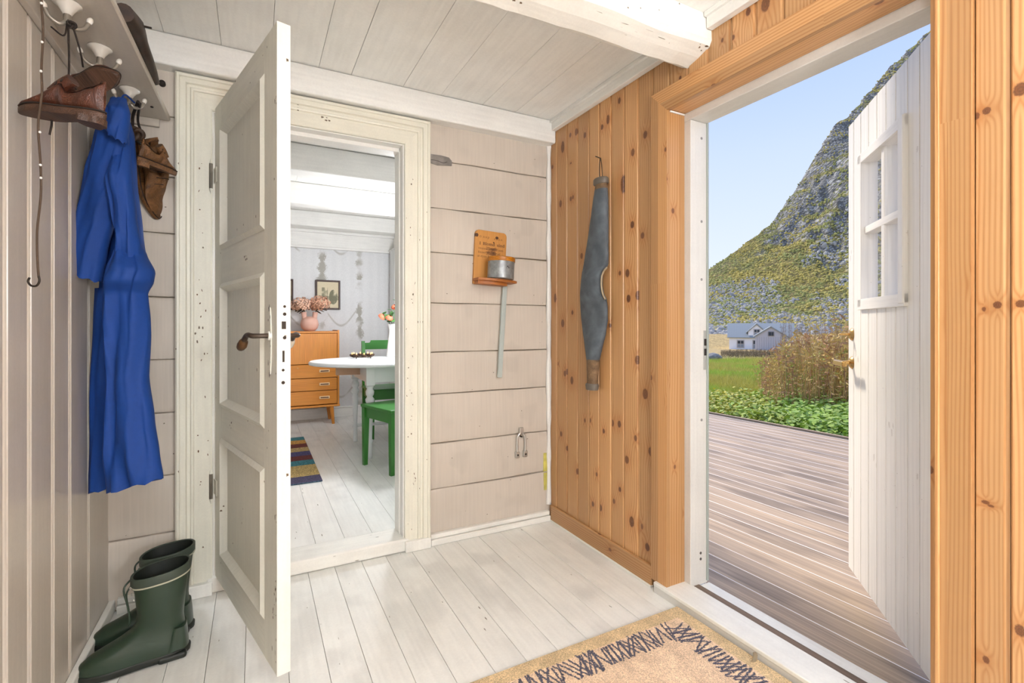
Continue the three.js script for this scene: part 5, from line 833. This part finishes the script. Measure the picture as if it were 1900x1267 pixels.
{
  // garden and field
  const grassTex = tex(1024, 1024, (x, y) => { const a = fbm(x * 16, y * 16, 421, 5, 16, 16), b = vn(x * 220, y * 220, 423, 220, 220), v = 0.6 + 0.5 * a + 0.25 * (b - 0.5); return [255 * v, 255 * v, 250 * v]; }, 6);
  const nr = 120, nd = 150, pos = [], col = [], uv = [], idx = [];
  const green = [0.3, 0.38, 0.06], fieldC = [0.6, 0.45, 0.2], mid = [0.42, 0.38, 0.09];
  for (let j = 0; j <= nd; j++) { const d = 2 + 178 * Math.pow(j / nd, 2.2); for (let i = 0; i <= nr; i++) { const r = lerp(-6 - d * 0.25, 12 + d * 1.5, i / nr), p = toWorld(r, d, groundY(r, d)); if (p.x < 5.6) p.y -= 0.25 * sstep(5.8, 4.8, p.x); pos.push(p.x, p.y, p.z); uv.push(r, d); const f = sstep(38, 62, d + 12 * (fbm(r * 0.1, d * 0.05, 431, 3) - 0.5)), m = fbm(r * 0.3, d * 0.3, 433, 3); for (let c = 0; c < 3; c++) col.push(lerp(lerp(green[c], mid[c], sstep(0.45, 0.7, m)), fieldC[c], f)); } }
  for (let j = 0; j < nd; j++) for (let i = 0; i < nr; i++) { const a = j * (nr + 1) + i; idx.push(a, a + 1, a + nr + 2, a, a + nr + 2, a + nr + 1); }
  const g = new THREE.BufferGeometry(); g.setAttribute('position', new THREE.Float32BufferAttribute(pos, 3)); g.setAttribute('uv', new THREE.Float32BufferAttribute(uv, 2)); g.setAttribute('color', new THREE.Float32BufferAttribute(col, 3)); g.setIndex(idx); g.computeVertexNormals();
  const m = mk('ground', g, std(0xffffff, 0.95, { map: grassTex, vertexColors: true })); m.userData.kind = 'structure'; tag(m, 'green garden falling to a pale yellow field', 'ground');
}
{
  // mountain
  const rockTex = tex(1024, 1024, (x, y) => { const a = fbm(x * 24, y * 24, 441, 5, 24, 24), b = fbm(x * 70, y * 70, 443, 3, 70, 70), k = sstep(0.35, 0.62, b), v = (0.5 + 0.55 * a) * (0.72 + 0.4 * k); return [255 * v, 255 * v, 252 * v]; }, 40);
  const nr = 340, nd = 170, pos = [], col = [], uv = [], idx = [];
  for (let j = 0; j <= nd; j++) { const d = lerp(140, 330, j / nd); for (let i = 0; i <= nr; i++) { const r = lerp(40, 420, i / nr), y = hillY(r, d), p = toWorld(r, d, y); pos.push(p.x, p.y, p.z); uv.push(r, d * 0.6 + y * 0.9);
      const sl = Math.abs(hillY(r + 1.5, d) - hillY(r - 1.5, d)) / 3 + Math.abs(hillY(r, d + 1.5) - hillY(r, d - 1.5)) / 3, n = fbm(r * 0.05, y * 0.06 + d * 0.02, 445, 4), n2 = fbm(r * 0.22, d * 0.22, 447, 4);
      const s = clamp((d - 148) / 152), scree = sstep(0.5, 0.12, s) * sstep(0.36, 0.56, n2 + 0.3 * (n - 0.5)), cliff = sstep(1.25, 1.95, sl + 1.5 * (n - 0.5)) * sstep(0.35, 0.6, s) * sstep(110, 150, r), rock = clamp(Math.max(scree * 0.85, cliff));
      const gr = [[0.46, 0.39, 0.1], [0.34, 0.34, 0.1], [0.5, 0.42, 0.14]], a = gr[0].map((q, c) => lerp(lerp(q, gr[1][c], sstep(0.45, 0.6, n)), gr[2][c], sstep(0.55, 0.75, n2))), rk = [0.48, 0.48, 0.45];
      for (let c = 0; c < 3; c++) col.push(lerp(a[c], rk[c], rock)); } }
  for (let j = 0; j < nd; j++) for (let i = 0; i < nr; i++) { const a = j * (nr + 1) + i; idx.push(a, a + 1, a + nr + 2, a, a + nr + 2, a + nr + 1); }
  const g = new THREE.BufferGeometry(); g.setAttribute('position', new THREE.Float32BufferAttribute(pos, 3)); g.setAttribute('uv', new THREE.Float32BufferAttribute(uv, 2)); g.setAttribute('color', new THREE.Float32BufferAttribute(col, 3)); g.setIndex(idx); g.computeVertexNormals();
  const m = mk('mountain', g, std(0xffffff, 0.95, { map: rockTex, vertexColors: true, bumpMap: rockTex, bumpScale: 1.2 })); tag(m, 'steep mossy mountainside with grey crags and scree', 'mountain'); m.userData.kind = 'structure';
  // scree boulders
  const bg = new THREE.IcosahedronGeometry(1, 0), n = 12000, im = new THREE.InstancedMesh(bg, std(0xffffff, 0.95), n), M4 = new THREE.Matrix4(), c = new THREE.Color(); let k = 0, tries = 0;
  while (k < n && tries++ < 90000) { const r = rr(30, 270), d = 146 + 120 * Math.pow(rnd(), 1.5), q = (r / d) * FOC + CX; if (q < 1150 || q > 1800) continue; if (fbm(r * 0.06, d * 0.06, 451, 3) < 0.42) continue; const y = hillY(r, d), s = rr(0.25, 0.8) * (rnd() < 0.06 ? 1.9 : 1), p = toWorld(r, d, y + s * 0.1); M4.compose(p, new THREE.Quaternion().setFromEuler(new THREE.Euler(rr(0, 6), rr(0, 6), rr(0, 6))), new V3(s * rr(0.8, 1.5), s * rr(0.5, 0.9), s)); im.setMatrixAt(k, M4); const v = rr(0.3, 0.44); c.setRGB(v, v * 0.99, v * 0.92); im.setColorAt(k, c); k++; }
  im.count = k; im.name = 'scree'; im.userData.kind = 'stuff'; tag(im, 'grey scree stones scattered over the mountain foot', 'stones'); im.castShadow = im.receiveShadow = true; scene.add(im);
  // heather tufts that roughen slope and skyline
  const tg = new THREE.IcosahedronGeometry(1, 0), tn = 9000, ti = new THREE.InstancedMesh(tg, std(0xffffff, 1), tn); k = 0; tries = 0;
  while (k < tn && tries++ < 120000) { const r = rr(60, 330), d = rr(165, 303), q = (r / d) * FOC + CX; if (q < 1290 || q > 1780) continue; const y = hillY(r, d), s = rr(0.3, 0.85) * (d > 280 ? 0.75 : 1), p = toWorld(r, d, y + s * 0.05), f = fbm(r * 0.08, d * 0.08, 461, 3); M4.compose(p, new THREE.Quaternion().setFromEuler(new THREE.Euler(rr(0, 6), rr(0, 6), rr(0, 6))), new V3(s * 1.4, s * 0.7, s)); ti.setMatrixAt(k, M4); const v = rr(0.88, 1.1), w = sstep(0.4, 0.6, f); c.setRGB(lerp(0.48, 0.34, w) * v, lerp(0.4, 0.34, w) * v, lerp(0.11, 0.11, w) * v); ti.setColorAt(k, c); k++; }
  ti.count = k; ti.name = 'heather'; ti.userData.kind = 'stuff'; tag(ti, 'low moss and heather tufts covering the mountainside', 'heather'); ti.castShadow = ti.receiveShadow = true; scene.add(ti);
}
// farmhouse and shed across the field
{
  const H = thing('farmhouse', 'white wooden farmhouse with slate roof below the mountain', 'house'), white = std(0xf4f6f8, 0.6), slate = std(0xaab4b6, 0.7, { map: texMottle }), dk = std(0x2f3a44, 0.3);
  const D = 112, base = toWorld((1353 - CX) / FOC * D, D, 0), s = 1; base.y = EYE.y - 47 / FOC * D; H.position.copy(base); H.rotation.y = -YAW - 0.417;      // local x to the right, z towards the viewer
  const L = 12.8, W = 6, eave = 3.3, top = 6.2; const prism = (pts, z0, z1) => loft([pts.map(([x, y]) => new V3(x, y, z1)), pts.map(([x, y]) => new V3(x, y, z0))]);
  mk('wall', box(0, L, -1, eave, -W, 0, 0), white, H); { const A = [[-W, eave], [-W / 2, top - 0.1], [0, eave]].map(([z, y]) => new V3(0, y, z)), B = A.map((p) => new V3(L, p.y, p.z)); mk('gable', loft([A, B]), white, H); }
  const slope = (z0, y0, z1, y1) => { const A = [[z0, y0], [z1, y1], [z1, y1 + 0.15], [z0, y0 + 0.15]].map(([z, y]) => new V3(-0.4, y, z)), B = A.map((p) => new V3(L + 0.4, p.y, p.z)); return loft([A, B]); };
  mk('roof', slope(0.5, eave - 0.3, -W / 2, top), slate, H); mk('roof', slope(-W - 0.5, eave - 0.3, -W / 2, top), slate, H);
  mk('dormer', prism([[3.9, eave - 0.1], [3.9, 4.4], [5.6, 6.0], [7.3, 4.4], [7.3, eave - 0.1]], -W / 2, 0.05), white, H); for (const q of [-1, 1]) mk('dormer_roof', prism([[5.6, 6.05], [5.6 + q * 2.1, 4.1], [5.6 + q * 2.1, 4.3], [5.6, 6.3]], -W / 2, 0.4), slate, H);
  for (const [x, y, w, h] of [[1.7, 0.9, 1.3, 1.5], [4.9, 0.75, 1.3, 1.7], [5.1, 3.6, 1.1, 1.3]]) { const f = mk('window', box(x - 0.12, x + w + 0.12, y - 0.12, y + h + 0.12, 0.0, 0.14, 0), std(0xb9b4b0, 0.6), H); for (let k = 0; k < 2; k++) for (let r = 0; r < 2; r++) mk('pane', box(x + k * w / 2 + 0.06, x + (k + 1) * w / 2 - 0.06, y + r * h / 2 + 0.06, y + (r + 1) * h / 2 - 0.06, 0.1, 0.17, 0), r ? dk : std(0x8d97a0, 0.3), f); }
  const S = thing('grey_shed', 'unpainted grey gabled shed in front of the white farmhouse', 'shed'), D2 = 92, b2 = toWorld((1401 - CX) / FOC * D2, D2, 0); b2.y = EYE.y - 50 / FOC * D2; S.position.copy(b2); S.rotation.y = -YAW - 0.46;
  const gw = std(0xdcdce2, 0.85, { map: texMottle }), w = 5.25, e = 3.0, tp = 4.75; mk('body', prism([[0, -1], [0, e], [w / 2, tp], [w, e], [w, -1]].reverse(), -6, 0), gw, S); for (const q of [-1, 1]) mk('roof', prism([[w / 2, tp + 0.02], [w / 2 + q * (w / 2 + 0.35), e - 0.2], [w / 2 + q * (w / 2 + 0.35), e - 0.02], [w / 2, tp + 0.22]], -6.2, 0.3), slate, S);
  for (let k = 0; k < 13; k++) mk('board_seam', box(0.35 + k * 0.38, 0.38 + k * 0.38, 0, e - 0.05, 0.0, 0.03, 0), std(0xa5a6ac, 0.9), S);
  const f = mk('window', box(2.15, 3.15, 3.1, 3.95, 0, 0.1, 0), std(0x8e8b88, 0.7), S); mk('pane', box(2.25, 2.68, 3.2, 3.85, 0.05, 0.13, 0), dk, f); mk('pane', box(2.74, 3.05, 3.2, 3.85, 0.05, 0.13, 0), dk, f);
  const st = thing('field_stone', 'flat grey stone lying in the green garden grass', 'stone'); const q = toWorld((1323 - CX) / FOC * 34, 34, 0); q.y = groundY((1323 - CX) / FOC * 34, 34) + 0.25; const sg = new THREE.IcosahedronGeometry(0.5, 2), sp = sg.attributes.position; for (let i = 0; i < sp.count; i++) { const n = 0.8 + 0.5 * fbm(sp.getX(i) * 4 + 9, sp.getY(i) * 4 + sp.getZ(i) * 3, 471, 2); sp.setXYZ(i, sp.getX(i) * n * 1.3, sp.getY(i) * n * 0.7, sp.getZ(i) * n); } sg.computeVertexNormals(); mk('body', sg, std(0x9b9b98, 0.9, { map: texMottle }), st); st.position.copy(q);
}
// vegetation
function blades(n, h, w, spread, lean) { const pos = []; for (let k = 0; k < n; k++) { const a = rr(0, 6.28), r = spread * Math.sqrt(rnd()), x = r * Math.cos(a), z = r * Math.sin(a), b = rr(0, 6.28), hh = h * rr(0.55, 1), lx = lean * rr(-1, 1), lz = lean * rr(-1, 1), cx = Math.cos(b) * w, cz = Math.sin(b) * w; const P = [[x - cx, 0, z - cz], [x + cx, 0, z + cz], [x + lx * 0.4 + cx * 0.7, hh * 0.6, z + lz * 0.4 + cz * 0.7], [x + lx * 0.4 - cx * 0.7, hh * 0.6, z + lz * 0.4 - cz * 0.7], [x + lx, hh, z + lz]]; pos.push(...P[0], ...P[1], ...P[2], ...P[0], ...P[2], ...P[3], ...P[3], ...P[2], ...P[4]); } const g = new THREE.BufferGeometry(); g.setAttribute('position', new THREE.Float32BufferAttribute(pos, 3)); g.computeVertexNormals(); return g; }
function scatter(name, label, cat, g, n, where, color, mat) {
  const im = new THREE.InstancedMesh(g, mat, n), M4 = new THREE.Matrix4(), c = new THREE.Color(); let k = 0, t = 0;
  while (k < n && t++ < n * 12) { const w = where(); if (!w) continue; M4.compose(w.p, new THREE.Quaternion().setFromEuler(new THREE.Euler(w.tx || 0, rr(0, 6.28), w.tz || 0)), new V3(w.s, w.s * rr(0.8, 1.2), w.s)); im.setMatrixAt(k, M4); const q = color(w); c.setRGB(...q); im.setColorAt(k, c); k++; }
  im.count = k; im.name = name; im.userData.kind = 'stuff'; im.castShadow = im.receiveShadow = true; scene.add(im); return tag(im, label, cat);
}
const leafy = (o = {}) => phys(0xffffff, 0.8, { side: THREE.DoubleSide, transmission: 0.25, thickness: 0, ...o });
const spot = (d0, d1, pw = 1, u0 = 1270, u1 = 1760) => { const d = d0 + (d1 - d0) * Math.pow(rnd(), pw), u = rr(u0, u1), r = (u - CX) / FOC * d, p = toWorld(r, d, groundY(r, d)); return p.x < 5.5 ? null : { p, d, u, r, s: 1 }; };
scatter('meadow_grass', 'bright green meadow grass beyond the deck', 'grass', blades(16, 0.26, 0.006, 0.13, 0.1), 30000, () => { const w = spot(5.5, 34, 1.7, 1020, 1860); if (!w) return null; w.s = rr(0.6, 1.2) * (w.d > 14 ? 1.25 : 1); return w; }, (w) => { const n = fbm(w.r * 0.35, w.d * 0.35, 481, 3), v = rr(0.8, 1.2), y = sstep(0.42, 0.62, n); return [lerp(0.44, 0.58, y) * v, lerp(0.58, 0.54, y) * v, lerp(0.08, 0.12, y) * v]; }, leafy());
{ // leafy ground plants by the deck edge
  const lg = (n, R, h) => { const P = []; for (let k = 0; k < n; k++) { const g = new THREE.CircleGeometry(0.03, 6); g.scale(1, 0.62, 1); g.rotateX(-Math.PI / 2 + rr(-0.7, 0.7)); g.rotateZ(rr(-0.6, 0.6)); g.rotateY(rr(0, 6.28)); g.translate(rr(-R, R), h * rr(0.3, 1), rr(-R, R)); P.push(g); } return merge(P); };
  scatter('ground_plants', 'low leafy green plants crowding the deck edge', 'plants', lg(34, 0.16, 0.34), 3600, () => { const w = spot(5.2, 9, 1.2, 1000, 1860); if (!w) return null; w.s = rr(0.7, 1.25); return w; }, (w) => { const v = rr(0.7, 1.25), y = sstep(1480, 1360, w.u) * rnd(); return [lerp(0.3, 0.54, y) * v, lerp(0.46, 0.48, y) * v, 0.07 * v]; }, leafy());
}
{ // tall dry weeds
  const stalk = (h, dens) => { const P = [], S = bar([[0, 0, 0], [rr(-0.04, 0.04), h * 0.5, rr(-0.04, 0.04)], [rr(-0.1, 0.1), h, rr(-0.1, 0.1)]], [0.006, 0.005, 0.003], 4, 5); P.push(S.toNonIndexed()); for (let k = 0; k < dens; k++) { const y = h * rr(0.3, 1), g = new THREE.CircleGeometry(0.035, 4); g.scale(1.5, 0.42, 1); g.translate(0.05, 0, 0); g.rotateX(rr(0, 3)); g.rotateZ(rr(-0.9, 0.5)); g.rotateY(rr(0, 6.28)); g.translate(0, y, 0); P.push(g); } return merge(P); };
  const tone = [[0.62, 0.44, 0.15], [0.48, 0.28, 0.14], [0.58, 0.5, 0.12], [0.36, 0.44, 0.09]];
  [0, 1].forEach((q) => scatter(['dry_weeds', 'leafy_weeds'][q], ['tall golden brown dry weed stalks left of the door leaf', 'tall yellow green weeds growing among the dry stalks'][q], 'weeds', stalk(1.25, q ? 22 : 7), [1500, 260][q], () => { const w = spot(7.4, 11.5, 1.1, q ? 1440 : 1415, 1760); if (!w) return null; const f = sstep(1405, 1470, w.u); w.s = rr(0.75, 1.12) * lerp(0.62, 1, f) * (q ? 0.92 : 1) * (1 + 0.12 * sstep(1500, 1600, w.u)); w.tx = rr(-0.12, 0.12); w.tz = rr(-0.12, 0.12); return w; }, (w) => { const t = tone[q ? 2 + (rnd() < 0.5 ? 1 : 0) : rnd() < 0.6 ? 0 : 1], v = rr(0.7, 1.35); return t.map((x) => x * v); }, leafy()));
  scatter('far_scrub', 'dark dry scrub along the edge of the field', 'scrub', stalk(0.5, 26), 900, () => { const w = spot(42, 62, 1, 1338, 1480); if (!w) return null; w.s = rr(0.7, 1.2); return w; }, () => { const v = rr(0.7, 1.2); return [0.2 * v, 0.15 * v, 0.08 * v]; }, leafy());
  scatter('bare_scrub', 'bare reddish scrub beside the grey shed', 'scrub', stalk(3.4, 26), 260, () => { const w = spot(60, 88, 1, 1448, 1600); if (!w) return null; w.s = rr(0.8, 1.7); return w; }, () => { const v = rr(0.7, 1.2); return [0.22 * v, 0.15 * v, 0.1 * v]; }, leafy());
}
renderer.render(scene, camera);
